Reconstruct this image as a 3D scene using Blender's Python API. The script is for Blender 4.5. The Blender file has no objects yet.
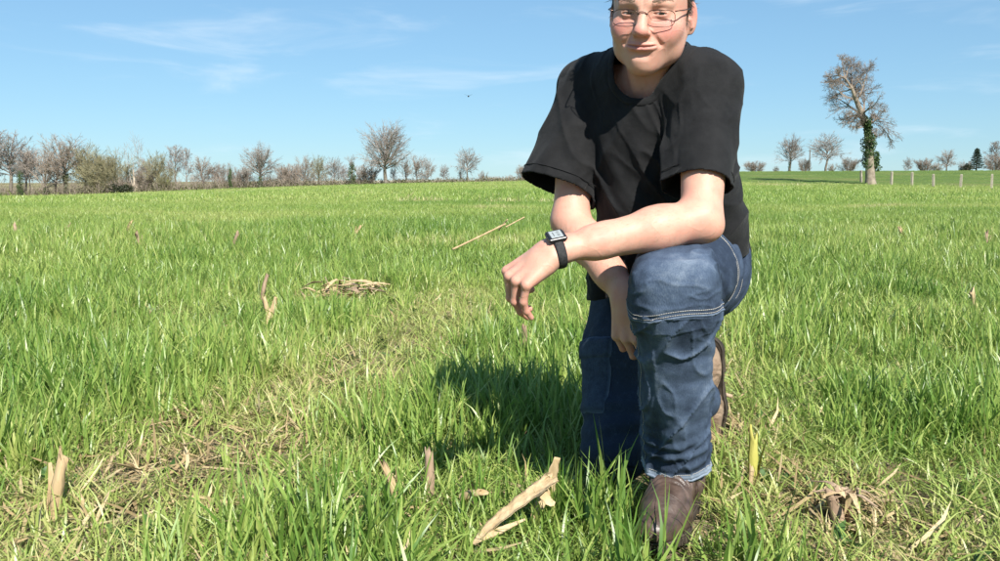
import bpy, bmesh, math, random
import numpy as np
from mathutils import Vector, Matrix

# ---------------------------------------------------------------- camera, sky, sun, exposure
R = math.radians
scene = bpy.context.scene
COL = scene.collection
cam_data = bpy.data.cameras.new('camera')
cam = bpy.data.objects.new('camera', cam_data)
COL.objects.link(cam)
CAM_Z = 0.71
cam.location = (0, 0, CAM_Z)
cam.rotation_euler = (R(90) - math.atan(97.5 / 900), 0, 0)
cam_data.sensor_width = 36
cam_data.lens = 32.4
cam_data.clip_start = 0.05
cam_data.clip_end = 6000
scene.camera = cam

SUN_EL = R(41)
SUN_AZ = R(159)          # clockwise from +Y (the view direction): from the right and behind the camera
sd = Vector((math.sin(SUN_AZ) * math.cos(SUN_EL), math.cos(SUN_AZ) * math.cos(SUN_EL), math.sin(SUN_EL)))
sun_data = bpy.data.lights.new('sun', 'SUN')
sun_data.energy = 4.8
sun_data.angle = R(0.53)
sun_data.color = (1.0, 0.955, 0.88)
sun = bpy.data.objects.new('sun', sun_data)
COL.objects.link(sun)
sun.rotation_euler = sd.to_track_quat('Z', 'Y').to_euler()
sun.location = sd * 40

world = bpy.data.worlds.new('World')
scene.world = world
world.use_nodes = True
wn, wl = world.node_tree.nodes, world.node_tree.links
wn.clear()
w_out = wn.new('ShaderNodeOutputWorld')
w_bg = wn.new('ShaderNodeBackground')
w_sky = wn.new('ShaderNodeTexSky')
w_sky.sky_type = 'NISHITA'
w_sky.sun_disc = False
w_sky.sun_elevation = SUN_EL
w_sky.sun_rotation = SUN_AZ
w_sky.altitude = 0
w_sky.air_density = 1.0
w_sky.dust_density = 0.0
w_sky.ozone_density = 6.0
w_bg.inputs['Strength'].default_value = 0.0765
# thin cirrus: stretched noise over the direction vector, everywhere in the sky
w_tc = wn.new('ShaderNodeTexCoord')
w_map = wn.new('ShaderNodeMapping')
w_map.inputs['Rotation'].default_value = (0, R(9), 0)
w_map.inputs['Scale'].default_value = (3.0, 3.0, 17.0)
w_map.inputs['Location'].default_value = (0.35, 0.2, 0.1)
w_n1 = wn.new('ShaderNodeTexNoise')
w_n1.inputs['Scale'].default_value = 1.6
w_n1.inputs['Detail'].default_value = 7
w_n1.inputs['Roughness'].default_value = 0.55
w_n1.inputs['Distortion'].default_value = 0.5
w_r1 = wn.new('ShaderNodeMapRange')
w_r1.inputs['From Min'].default_value = 0.52
w_r1.inputs['From Max'].default_value = 0.86
w_r1.inputs['To Max'].default_value = 0.55
w_r1.interpolation_type = 'SMOOTHSTEP'
w_mix = wn.new('ShaderNodeMix')
w_mix.data_type = 'RGBA'
w_mix.inputs['B'].default_value = (6.6, 7.4, 8.0, 1)
wl.new(w_tc.outputs['Generated'], w_map.inputs['Vector'])
wl.new(w_map.outputs[0], w_n1.inputs['Vector'])
wl.new(w_n1.outputs['Fac'], w_r1.inputs['Value'])
wl.new(w_r1.outputs[0], w_mix.inputs['Factor'])
# soften the sky's steep brightening towards the horizon (a little mist in the air)
w_gam = wn.new('ShaderNodeGamma'); w_gam.inputs['Gamma'].default_value = 0.55
w_tint = wn.new('ShaderNodeMix'); w_tint.data_type = 'RGBA'; w_tint.blend_type = 'MULTIPLY'
w_tint.inputs['Factor'].default_value = 1.0
w_tint.inputs['B'].default_value = (1.28, 1.78, 2.07, 1)
wl.new(w_sky.outputs[0], w_gam.inputs['Color'])
wl.new(w_gam.outputs[0], w_tint.inputs['A'])
wl.new(w_tint.outputs['Result'], w_mix.inputs['A'])
wl.new(w_mix.outputs['Result'], w_bg.inputs['Color'])
wl.new(w_bg.outputs[0], w_out.inputs[0])

scene.view_settings.view_transform = 'Standard'
scene.view_settings.look = 'None'
scene.view_settings.exposure = 0.9
scene.view_settings.gamma = 1.0
scene.view_settings.use_curve_mapping = False
scene.cycles.use_denoising = True
scene.cycles.max_bounces = 6
scene.cycles.diffuse_bounces = 3
scene.cycles.glossy_bounces = 2
scene.cycles.transmission_bounces = 4
scene.cycles.transparent_max_bounces = 6
scene.cycles.caustics_reflective = False
scene.cycles.caustics_refractive = False

# ---------------------------------------------------------------- helpers
def lin(r, g, b):
    return tuple((c / 255 / 12.92 if c / 255 <= 0.04045 else ((c / 255 + 0.055) / 1.055) ** 2.4) for c in (r, g, b)) + (1.0,)

def tag(o, label=None, cat=None, group=None, kind=None):
    if label: o['label'] = label
    if cat: o['category'] = cat
    if group: o['group'] = group
    if kind: o['kind'] = kind
    return o

def link(o, parent=None):
    COL.objects.link(o)
    if parent is not None:
        o.parent = parent
    return o

def empty(name, loc=(0, 0, 0), rz=0.0):
    o = bpy.data.objects.new(name, None)
    o.empty_display_size = 0.1
    o.location = loc
    o.rotation_euler = (0, 0, rz)
    return link(o)

def np_mesh(name, V, Fq=None, Ft=None, smooth=True, mat=None):
    """mesh from numpy arrays of vertices, quads and triangles"""
    V = np.asarray(V, np.float32)
    me = bpy.data.meshes.new(name)
    nq = 0 if Fq is None else len(Fq)
    nt = 0 if Ft is None else len(Ft)
    loops = []
    if nq: loops.append(np.asarray(Fq, np.int32).ravel())
    if nt: loops.append(np.asarray(Ft, np.int32).ravel())
    loops = np.concatenate(loops)
    me.vertices.add(len(V)); me.vertices.foreach_set('co', V.ravel())
    me.loops.add(len(loops)); me.loops.foreach_set('vertex_index', loops)
    me.polygons.add(nq + nt)
    st = np.concatenate([np.arange(nq) * 4, nq * 4 + np.arange(nt) * 3]).astype(np.int32)
    me.polygons.foreach_set('loop_start', st)
    me.polygons.foreach_set('use_smooth', np.full(nq + nt, smooth, dtype=bool))
    me.update(calc_edges=True)
    me.validate()
    if mat is not None: me.materials.append(mat)
    return me

def np_obj(name, V, Fq=None, Ft=None, smooth=True, mat=None, parent=None):
    return link(bpy.data.objects.new(name, np_mesh(name, V, Fq, Ft, smooth, mat)), parent)

def color_attr(me, name, cols):
    a = me.color_attributes.new(name, 'FLOAT_COLOR', 'POINT')
    c = np.ones((len(cols), 4), np.float32); c[:, :cols.shape[1]] = cols
    a.data.foreach_set('color', c.ravel())

def new_mat(name):
    m = bpy.data.materials.new(name)
    m.use_nodes = True
    nt = m.node_tree
    b = nt.nodes['Principled BSDF']
    return m, nt.nodes, nt.links, b

def simple_mat(name, c1, c2=None, scale=20.0, rough=0.8, bump=0.0, bscale=None, spec=0.3, stretch=(1, 1, 1), detail=6):
    """two-tone noise material in object space"""
    m, n, l, b = new_mat(name)
    b.inputs['Roughness'].default_value = rough
    b.inputs['Specular IOR Level'].default_value = spec
    tc = n.new('ShaderNodeTexCoord')
    mp = n.new('ShaderNodeMapping'); mp.inputs['Scale'].default_value = stretch
    l.new(tc.outputs['Object'], mp.inputs['Vector'])
    no = n.new('ShaderNodeTexNoise'); no.inputs['Scale'].default_value = scale; no.inputs['Detail'].default_value = detail
    l.new(mp.outputs[0], no.inputs['Vector'])
    rp = n.new('ShaderNodeValToRGB')
    rp.color_ramp.elements[0].position = 0.3; rp.color_ramp.elements[1].position = 0.7
    rp.color_ramp.elements[0].color = c1; rp.color_ramp.elements[1].color = c2 or c1
    l.new(no.outputs['Fac'], rp.inputs['Fac'])
    l.new(rp.outputs[0], b.inputs['Base Color'])
    if bump:
        nb = n.new('ShaderNodeTexNoise'); nb.inputs['Scale'].default_value = bscale or scale * 3; nb.inputs['Detail'].default_value = 5
        l.new(mp.outputs[0], nb.inputs['Vector'])
        bp = n.new('ShaderNodeBump'); bp.inputs['Strength'].default_value = bump; bp.inputs['Distance'].default_value = 0.01
        l.new(nb.outputs['Fac'], bp.inputs['Height']); l.new(bp.outputs[0], b.inputs['Normal'])
    return m

# ------- value noise in numpy
_rng = np.random.default_rng(7)
_perm = _rng.random(65536).astype(np.float32)
def vnoise(p, seed=0):
    p = np.asarray(p, np.float64)
    i = np.floor(p).astype(np.int64); f = p - i
    f = f * f * (3 - 2 * f)
    def hsh(x, y, z):
        return _perm[(x * 73856093 ^ y * 19349663 ^ z * 83492791 ^ (seed * 2654435 + 977)) & 65535]
    r = 0
    for dx in (0, 1):
        wx = f[:, 0] if dx else 1 - f[:, 0]
        for dy in (0, 1):
            wy = f[:, 1] if dy else 1 - f[:, 1]
            for dz in (0, 1):
                wz = f[:, 2] if dz else 1 - f[:, 2]
                r = r + wx * wy * wz * hsh(i[:, 0] + dx, i[:, 1] + dy, i[:, 2] + dz)
    return r * 2 - 1
def fbm(p, oct=3, seed=0):
    r = 0; a = 1.0
    for o in range(oct):
        r = r + a * vnoise(p * (2 ** o) + 17.3 * o, seed + o); a *= 0.5
    return r
def noise2(x, y, s, seed=0):
    x = np.asarray(x, float); y = np.asarray(y, float)
    return vnoise(np.stack([x.ravel() / s, y.ravel() / s, np.full(x.size, 0.37)], 1), seed).reshape(x.shape)

# ------- tubes: many tapered segments or polylines in one go
def seg_tubes(A, B, ra, rb, n=4):
    """independent tapered prisms; returns V, quads"""
    A = np.asarray(A, float); B = np.asarray(B, float)
    ra = np.broadcast_to(ra, len(A)); rb = np.broadcast_to(rb, len(A))
    d = B - A; L = np.linalg.norm(d, axis=1, keepdims=True); d = d / np.maximum(L, 1e-9)
    up = np.where(np.abs(d[:, 2:3]) < 0.9, [[0, 0, 1.0]], [[1.0, 0, 0]])
    u = np.cross(d, up); u /= np.linalg.norm(u, axis=1, keepdims=True)
    v = np.cross(d, u)
    ang = np.arange(n) * 2 * np.pi / n
    ring = u[:, None, :] * np.cos(ang)[None, :, None] + v[:, None, :] * np.sin(ang)[None, :, None]
    V = np.concatenate([A[:, None, :] + ring * ra[:, None, None], B[:, None, :] + ring * rb[:, None, None]], 1)
    base = (np.arange(len(A)) * 2 * n)[:, None]
    k = np.arange(n); k2 = (k + 1) % n
    F = np.stack([base + k, base + k2, base + n + k2, base + n + k], 2).reshape(-1, 4)
    return V.reshape(-1, 3), F

def poly_tube(P, r, n=8, closed=False, flat=None):
    """tube along a polyline; r scalar or per point; flat=(normals, ratio) squashes the section"""
    P = np.asarray(P, float); m = len(P)
    r = np.broadcast_to(np.asarray(r, float), m)
    if closed:
        T = np.roll(P, -1, 0) - np.roll(P, 1, 0)
    else:
        T = np.gradient(P, axis=0)
    T /= np.linalg.norm(T, axis=1, keepdims=True)
    U = np.zeros_like(P)
    u = np.cross(T[0], [0, 0, 1.0])
    if np.linalg.norm(u) < 0.1: u = np.cross(T[0], [1.0, 0, 0])
    for i in range(m):
        u = u - T[i] * u.dot(T[i]); u /= np.linalg.norm(u); U[i] = u
    if flat is not None:
        Nn = flat[0] - T * np.sum(flat[0] * T, 1, keepdims=True)
        U = Nn / np.linalg.norm(Nn, axis=1, keepdims=True)
    W = np.cross(T, U)
    fr = 1.0 if flat is None else flat[1]
    ang = np.arange(n) * 2 * np.pi / n
    V = (P[:, None] + (U[:, None] * np.cos(ang)[None, :, None] * fr + W[:, None] * np.sin(ang)[None, :, None]) * r[:, None, None]).reshape(-1, 3)
    F = []
    mm = m if closed else m - 1
    for i in range(mm):
        j = (i + 1) % m
        for k in range(n):
            F.append((i * n + k, i * n + (k + 1) % n, j * n + (k + 1) % n, j * n + k))
    if not closed:
        c0 = len(V); V = np.concatenate([V, P[:1], P[-1:]])
        Ft = [(c0, (k + 1) % n, k) for k in range(n)] + [(c0 + 1, (m - 1) * n + k, (m - 1) * n + (k + 1) % n) for k in range(n)]
    else:
        Ft = None
    return V, np.array(F), (None if Ft is None else np.array(Ft))

def smooth_path(P, n=40):
    """Catmull-Rom through control points"""
    P = np.asarray(P, float)
    Q = np.concatenate([[2 * P[0] - P[1]], P, [2 * P[-1] - P[-2]]])
    t = np.linspace(0, len(P) - 1, n); i = np.minimum(t.astype(int), len(P) - 2); f = (t - i)[:, None]
    a, b, c, d = Q[i], Q[i + 1], Q[i + 2], Q[i + 3]
    return 0.5 * (2 * b + (c - a) * f + (2 * a - 5 * b + 4 * c - d) * f ** 2 + (3 * b - a - 3 * c + d) * f ** 3)

class Bag:
    """collects vertex/face arrays and links them as one mesh object"""
    def __init__(s): s.V = []; s.Q = []; s.T = []; s.n = 0
    def add(s, V, Q=None, T=None):
        V = np.asarray(V, float)
        s.V.append(V)
        if Q is not None and len(Q): s.Q.append(np.asarray(Q) + s.n)
        if T is not None and len(T): s.T.append(np.asarray(T) + s.n)
        s.n += len(V)
    def mesh(s, name, mat=None, smooth=True):
        return np_mesh(name, np.concatenate(s.V), np.concatenate(s.Q) if s.Q else None, np.concatenate(s.T) if s.T else None, smooth, mat)
    def build(s, name, mat=None, parent=None, smooth=True):
        return link(bpy.data.objects.new(name, s.mesh(name, mat, smooth)), parent)
# ---------------------------------------------------------------- terrain
def sstep(a, b, x): t = np.clip((np.asarray(x, float) - a) / (b - a), 0, 1); return t * t * (3 - 2 * t)
def zt(x, y):
    x = np.asarray(x, float); y = np.asarray(y, float)
    a = x / np.maximum(y, 8.0)
    left = np.interp(a, [-1.2, -0.49, -0.31, -0.21, -0.10, 0.03, 0.3], [-2.2, -1.30, -0.38, 0.09, 0.48, 0.79, 1.0]) * sstep(15, 140, y)
    left = left + sstep(150, 300, y) * np.interp(a, [-0.5, 0.0], [2.0, 0.9])
    right = (2.15 + 0.5 * np.clip(a - 0.27, 0, 0.5)) * sstep(60, 124, y) + 0.08 * sstep(20, 60, y) - 1.6 * sstep(132, 230, y)
    s = sstep(0.04, 0.26, a)
    z = left * (1 - s) + right * s
    fade = np.exp(-np.abs(y) / 60.0) * (np.abs(x) < 60)
    return z + (0.016 * noise2(x, y, 0.55, 1) + 0.02 * noise2(x, y, 2.2, 2)) * fade * 0.8 - 0.01

ys = np.concatenate([np.linspace(-60, -2, 14), np.linspace(-1, 12, 105), 12 + (np.linspace(0, 1, 90)[1:] ** 2) * 388, np.linspace(450, 4000, 14)])
ts = np.linspace(-1, 1, 201); ts = np.sign(ts) * np.abs(ts) ** 1.6
GV = []
for y in ys:
    w = 12 + max(y, 0) * 1.15 + 60 * sstep(30, 200, abs(y))
    xx = ts * w
    GV.append(np.stack([xx, np.full_like(xx, y), zt(xx, np.full_like(xx, y))], 1))
nr_, nc_ = len(ys), len(ts)
GQ = np.array([(j * nc_ + i, j * nc_ + i + 1, (j + 1) * nc_ + i + 1, (j + 1) * nc_ + i) for j in range(nr_ - 1) for i in range(nc_ - 1)])
m_ground, n_, l_, b_ = new_mat('field_ground')
b_.inputs['Roughness'].default_value = 0.95; b_.inputs['Specular IOR Level'].default_value = 0.1
geo = n_.new('ShaderNodeNewGeometry'); sep = n_.new('ShaderNodeSeparateXYZ'); l_.new(geo.outputs['Position'], sep.inputs[0])
def noise_node(scale, detail=5, vec=None):
    t = n_.new('ShaderNodeTexNoise'); t.inputs['Scale'].default_value = scale; t.inputs['Detail'].default_value = detail
    l_.new(vec or geo.outputs['Position'], t.inputs['Vector']); return t
def ramp(src, stops):
    r = n_.new('ShaderNodeValToRGB'); e = r.color_ramp.elements
    e[0].position, e[0].color = stops[0]; e[1].position, e[1].color = stops[-1]
    for pos, c in stops[1:-1]: k = e.new(pos); k.color = c
    l_.new(src, r.inputs['Fac']); return r
def mixc(f, a, b):
    m = n_.new('ShaderNodeMix'); m.data_type = 'RGBA'; l_.new(f, m.inputs['Factor']); l_.new(a, m.inputs['A']); l_.new(b, m.inputs['B']); return m.outputs['Result']
def rng_node(src, a, b):
    m = n_.new('ShaderNodeMapRange'); m.interpolation_type = 'SMOOTHSTEP'; m.inputs['From Min'].default_value = a; m.inputs['From Max'].default_value = b; l_.new(src, m.inputs['Value']); return m.outputs[0]
soil = ramp(noise_node(9, 8).outputs['Fac'], [(0.30, (0.085, 0.066, 0.042, 1)), (0.5, (0.165, 0.135, 0.080, 1)), (0.72, (0.30, 0.25, 0.16, 1))])
crop = ramp(noise_node(0.35, 8).outputs['Fac'], [(0.3, (0.115, 0.185, 0.036, 1)), (0.55, (0.155, 0.225, 0.050, 1)), (0.75, (0.225, 0.25, 0.085, 1))])
past = ramp(noise_node(0.16, 7).outputs['Fac'], [(0.3, (0.075, 0.125, 0.030, 1)), (0.55, (0.105, 0.155, 0.040, 1)), (0.75, (0.165, 0.165, 0.062, 1))])
palex = n_.new('ShaderNodeMath'); palex.operation = 'MULTIPLY_ADD'; palex.inputs[1].default_value = 0.28; l_.new(sep.outputs['Y'], palex.inputs[0]); l_.new(sep.outputs['X'], palex.inputs[2])
pale_a = ramp(noise_node(0.05, 4).outputs['Fac'], [(0.35, (0.40, 0.35, 0.24, 1)), (0.65, (0.52, 0.46, 0.33, 1))])
pale_b = ramp(noise_node(0.05, 4).outputs['Fac'], [(0.35, (0.17, 0.165, 0.075, 1)), (0.65, (0.27, 0.235, 0.13, 1))])
class pale: outputs = [mixc(rng_node(palex.outputs[0], 6, 14), pale_b.outputs[0], pale_a.outputs[0])]
near_far = rng_node(sep.outputs['Y'], 9, 34)
base = mixc(near_far, soil.outputs[0], crop.outputs[0])
# pasture beyond the fence on the right, pale ploughland behind the hedge
xr = n_.new('ShaderNodeMath'); xr.operation = 'MULTIPLY_ADD'; xr.inputs[1].default_value = 0.5; l_.new(sep.outputs['X'], xr.inputs[0]); l_.new(sep.outputs['Y'], xr.inputs[2])
pm = n_.new('ShaderNodeMath'); pm.operation = 'MULTIPLY'
l_.new(rng_node(xr.outputs[0], 93, 97), pm.inputs[0]); l_.new(rng_node(sep.outputs['X'], 6, 14), pm.inputs[1])
base = mixc(pm.outputs[0], base, past.outputs[0])
fm = n_.new('ShaderNodeMath'); fm.operation = 'MULTIPLY'
l_.new(rng_node(sep.outputs['Y'], 165, 185), fm.inputs[0])
fx = n_.new('ShaderNodeMath'); fx.operation = 'LESS_THAN'; fx.inputs[1].default_value = 14; l_.new(sep.outputs['X'], fx.inputs[0]); l_.new(fx.outputs[0], fm.inputs[1])
base = mixc(fm.outputs[0], base, pale.outputs[0])
l_.new(base, b_.inputs['Base Color'])
bp = n_.new('ShaderNodeBump'); bp.inputs['Strength'].default_value = 0.8; bp.inputs['Distance'].default_value = 0.03
l_.new(noise_node(22, 8).outputs['Fac'], bp.inputs['Height']); l_.new(bp.outputs[0], b_.inputs['Normal'])
ground = np_obj('ground', np.concatenate(GV), GQ, None, True, m_ground)
tag(ground, 'field soil under young green crop rising gently to the hedges', 'ground', kind='structure')

# ---------------------------------------------------------------- bare trees
def rot_about(v, axis, ang):
    axis = axis / np.linalg.norm(axis); c, s = math.cos(ang), math.sin(ang)
    return v * c + np.cross(axis, v) * s + axis * axis.dot(v) * (1 - c)
def nrm3(v): return v / max(1e-9, math.sqrt(v.dot(v)))
class Tree:
    """grows limbs, boughs and twigs into segment lists; level 0 goes to the trunk mesh, the rest to the crown"""
    def __init__(s, seed): s.r = random.Random(seed); s.seg = {0: [], 1: []}; s.leaf = []; s.tmin = 0.28
    def rv(s, a): return np.array([s.r.gauss(0, a) for _ in range(3)])
    def path(s, pts, radii, lvl=0):
        for i in range(len(pts) - 1): s.seg[min(lvl, 1)].append((pts[i], pts[i + 1], radii[i], radii[i + 1]))
    def grow(s, p, d, L, r, depth, wob=0.16, trop=0.05, spread=(28, 62), kids=(4, 6), ratio=(0.42, 0.66), nseg=4, rmin=0.011, lvl=1):
        n = nseg if depth > 0 else 2
        pts = [p]; rr = [r]; dirs = [d]
        for i in range(n):
            d = nrm3(d + s.rv(wob) + np.array([0, 0, trop]))
            p = p + d * L / n
            pts.append(p); rr.append(max(rmin, r * (1 - 0.62 * (i + 1) / n))); dirs.append(d)
        s.path(pts, rr, lvl)
        if depth <= 0: return
        for k in range(s.r.randint(*kids)):
            t = s.r.uniform(s.tmin, 1.0); i = min(n - 1, int(t * n)); f = t * n - i
            q = pts[i] * (1 - f) + pts[i + 1] * f
            side = np.cross(dirs[i + 1], s.rv(1.0))
            dd = nrm3(rot_about(dirs[i + 1], side, math.radians(s.r.uniform(*spread))) + np.array([0, 0, trop]))
            s.grow(q, dd, L * s.r.uniform(*ratio), max(rmin, rr[i] * 0.52), depth - 1, wob * 1.1, trop, spread, kids, ratio, max(2, nseg - 1), rmin)
        s.grow(pts[-1], dirs[-1], L * 0.45, rr[-1], depth - 1, wob, trop, spread, kids, ratio, max(2, nseg - 1), rmin)
    def leaves(s, c, rad, n, size):
        for _ in range(n):
            v = nrm3(s.rv(1.0)) * s.r.random() ** 0.4
            s.leaf.append((np.array(c) + v * np.array(rad), nrm3(s.rv(1.0)), nrm3(s.rv(1.0)), size * s.r.uniform(0.6, 1.3)))
    def tubes(s, k, n):
        a = np.array([x[0] for x in s.seg[k]]); b = np.array([x[1] for x in s.seg[k]])
        return seg_tubes(a, b, np.array([x[2] for x in s.seg[k]]), np.array([x[3] for x in s.seg[k]]), n)
    def leaf_mesh(s):
        P = np.array([x[0] for x in s.leaf]); U = np.array([x[1] for x in s.leaf]); W = np.array([x[2] for x in s.leaf]); z = np.array([x[3] for x in s.leaf])[:, None]
        W = np.cross(U, W); W /= np.maximum(np.linalg.norm(W, axis=1, keepdims=True), 1e-6)
        V = np.stack([P - U * z, P + W * z * 0.7, P + U * z, P - W * z * 0.7], 1).reshape(-1, 3)
        return V, np.arange(len(P))[:, None] * 4 + np.array([[0, 1, 2, 3]])

m_bark = simple_mat('grey_bark', (0.13, 0.11, 0.09, 1), (0.24, 0.21, 0.17, 1), 3, 0.95, 0.4, 12)
m_darkbark = simple_mat('dark_bark', (0.07, 0.062, 0.05, 1), (0.15, 0.13, 0.10, 1), 3, 0.95, 0.4, 12)
m_twig = simple_mat('grey_twigs', (0.20, 0.17, 0.15, 1), (0.29, 0.25, 0.22, 1), 0.6, 0.9)
m_pink = simple_mat('reddish_twigs', (0.20, 0.16, 0.13, 1), (0.30, 0.245, 0.20, 1), 0.6, 0.9)
m_olive = simple_mat('budding_twigs', (0.19, 0.17, 0.10, 1), (0.28, 0.25, 0.145, 1), 0.6, 0.9)
m_palebark = simple_mat('pale_bare_wood', (0.42, 0.34, 0.26, 1), (0.56, 0.48, 0.38, 1), 2, 0.9)
def leaf_mat(name, c1, c2, scale=1.5):
    m = simple_mat(name, c1, c2, scale, 0.5, spec=0.4)
    return m
m_ivy = leaf_mat('ivy_leaves', (0.028, 0.055, 0.016, 1), (0.085, 0.130, 0.040, 1), 4)
m_scrub = leaf_mat('scrub_leaves', (0.055, 0.065, 0.025, 1), (0.15, 0.13, 0.06, 1), 1.2)
m_bramble = leaf_mat('bramble_leaves', (0.020, 0.026, 0.013, 1), (0.05, 0.055, 0.026, 1), 1.2)
m_bud = leaf_mat('bud_leaves', (0.16, 0.18, 0.05, 1), (0.27, 0.27, 0.10, 1), 1.2)
m_conifer = leaf_mat('conifer_needles', (0.010, 0.022, 0.014, 1), (0.032, 0.055, 0.030, 1), 1.5)

PROTO = {}
def finish(key, t, trunk_mat, crown_mat, leaf_name=None, leaf_m=None, H=9.0):
    parts_ = []
    V, Q = t.tubes(0, 7); parts_.append(('trunk', np_mesh('trunk', V, Q, None, True, trunk_mat)))
    V, Q = t.tubes(1, 3); parts_.append(('crown', np_mesh('crown', V, Q, None, False, crown_mat)))
    if t.leaf:
        V, Q = t.leaf_mesh(); parts_.append((leaf_name, np_mesh(leaf_name, V, Q, None, False, leaf_m)))
    PROTO[key] = (parts_, H)
Z3 = np.array([0, 0, 1.0])
def round_tree(key, seed, H, bole, crown_r, limbs, tm, cm, ivy=0, thick=0.26, low=-0.6, lead_f=0.40, kids=(7, 9), trop=0.02):
    """bole, a short leader, and limbs that each aim at a point spread over the crown's ellipsoid"""
    t = Tree(seed); r = t.r
    top = np.array([r.uniform(-.2, .2), r.uniform(-.2, .2), bole])
    t.path([np.array([0, 0, -0.3]), np.array([0.02, 0, bole * 0.35]), top * 0.7, top], [thick * 1.3, thick, thick * 0.88, thick * 0.8])
    lead = [top]; hc = (H - bole) / 2
    for k in range(4): lead.append(lead[-1] + nrm3(np.array([0, 0, 1.0]) + t.rv(0.16)) * (H - bole) * lead_f / 4)
    t.path(lead, [thick * 0.75, thick * 0.6, thick * 0.45, thick * 0.30, thick * 0.16], 1)
    for k in range(limbs):
        zc = low + (1 - low) * (k + 0.5) / limbs; az = k * 2.39996 + r.uniform(-.35, .35); rad = math.sqrt(max(0, 1 - zc * zc))
        tgt = np.array([crown_r * rad * math.cos(az), crown_r * rad * math.sin(az), bole + hc + hc * zc]) * np.array([1, 1, 1]) * r.uniform(0.93, 1.03)
        f = np.clip((zc - low) / (1 - low) * 0.95 - 0.12, 0, 0.99) * 4; i = int(f); q = lead[i] * (1 - f + i) + lead[min(4, i + 1)] * (f - i)
        d = tgt - q; L = np.linalg.norm(d)
        t.grow(q, nrm3(nrm3(d) + np.array([0, 0, 0.14 if zc > 0.1 else 0.02])), L * 0.80, thick * 0.36, 2, wob=0.13, trop=trop - (0.012 if zc > 0.2 else 0.035), spread=(22, 58), kids=kids, ratio=(0.30, 0.52), nseg=5, rmin=0.013)
    if ivy:
        for k in range(ivy): t.leaves((0, 0, 0.4 + bole * k / ivy), (thick * 1.7, thick * 1.7, 0.5), 110, 0.09)
    finish(key, t, tm, cm, 'ivy', m_ivy, H)
def shrub(key, seed, H, W, stems, tm, cm, leaves=0, lname='foliage', lm=None, depth=2, lsize=0.09):
    t = Tree(seed); r = t.r; t.tmin = 0.04
    t.path([np.array([0, 0, -0.2]), np.array([0, 0, 0.3])], [0.16, 0.12])
    for k in range(stems):
        az = r.uniform(0, 6.28); rad = r.uniform(0, 0.3) * W
        q = np.array([math.cos(az) * rad, math.sin(az) * rad, 0.0]); tilt = r.uniform(0.05, 1.0)
        d = nrm3(np.array([math.cos(az) * tilt, math.sin(az) * tilt, 1.0]))
        t.grow(q, d, H * r.uniform(0.48, 0.70) * (1.08 - 0.25 * tilt), 0.055, depth, trop=0.07, wob=0.14, spread=(15, 48), nseg=4)
    for k in range(leaves):
        az = r.uniform(0, 6.28); rad = math.sqrt(r.random()) * W * 0.45
        t.leaves((math.cos(az) * rad, math.sin(az) * rad, r.uniform(0.05, 0.55) * H), (0.45, 0.45, 0.4), 60, lsize)
    finish(key, t, tm, cm, lname, lm, H)
round_tree('oak_wide', 1, 9.3, 2.5, 3.75, 40, m_bark, m_twig, thick=0.30)
round_tree('oak_mid', 2, 8.0, 2.4, 3.3, 28, m_darkbark, m_twig, ivy=3, thick=0.28, low=-0.25)
round_tree('field_a', 3, 7.0, 1.7, 3.0, 22, m_darkbark, m_pink, thick=0.20)
round_tree('field_b', 4, 7.0, 2.3, 2.6, 24, m_bark, m_twig, thick=0.18)
round_tree('ivied', 5, 8.0, 2.8, 3.0, 22, m_darkbark, m_pink, ivy=7, thick=0.24)
round_tree('olive', 6, 7.0, 1.5, 3.1, 26, m_darkbark, m_olive, thick=0.20)
round_tree('tall', 7, 9.0, 2.8, 2.1, 20, m_bark, m_twig, thick=0.17, lead_f=0.8, trop=0.07)
round_tree('forked', 8, 7.0, 1.2, 2.9, 14, m_darkbark, m_pink, ivy=2, thick=0.22, low=0.0, lead_f=0.3, trop=0.05)
shrub('thicket', 9, 5.5, 3.2, 16, m_darkbark, m_olive, 0, depth=3)
shrub('brush', 10, 4.0, 3.4, 16, m_darkbark, m_pink, 12, 'foliage', m_scrub, 3, 0.06)
shrub('brush_low', 12, 2.6, 3.4, 14, m_darkbark, m_pink, 10, 'foliage', m_scrub, 2)
shrub('bramble', 13, 2.0, 2.6, 10, m_darkbark, m_pink, 34, 'foliage', m_bramble, 2)
shrub('budding', 14, 5.0, 2.6, 9, m_darkbark, m_olive, 16, 'foliage', m_bud, 3, 0.07)
# ivy-smothered trunk without a crown of its own
t = Tree(15); t.path([np.array([0, 0, -.2]), np.array([.1, 0, 2.0]), np.array([-.05, .1, 4.2])], [.3, .25, .12])
for k in range(6): t.grow(np.array([0, 0, 3.4 + 0.15 * k]), nrm3(np.array([math.cos(k * 2.1), math.sin(k * 2.1), 1.2])), 1.5, 0.05, 2)
for k in range(16): t.leaves((t.r.uniform(-.5, .5), t.r.uniform(-.5, .5), 0.4 + k * 0.27), (0.62, 0.62, 0.5), 90, 0.10)
finish('ivy_column', t, m_darkbark, m_twig, 'ivy', m_ivy, 5.2)
# snapped pale stump with splintered stems
t = Tree(16)
for k, (dx, h) in enumerate(((-0.45, 2.2), (0.25, 3.0), (0.75, 1.7))):
    t.path([np.array([dx * 0.3, 0, -.2]), np.array([dx * 0.7, 0.1, h * 0.5]), np.array([dx * 1.2, 0.1, h])], [.2, .17, .07])
    t.grow(np.array([dx * 1.1, 0.1, h * 0.8]), nrm3(np.array([dx * .3, 0, 1.0])), 3.0, 0.05, 2, trop=0.12)
finish('snapped', t, m_palebark, m_twig, H=5.8)
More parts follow.
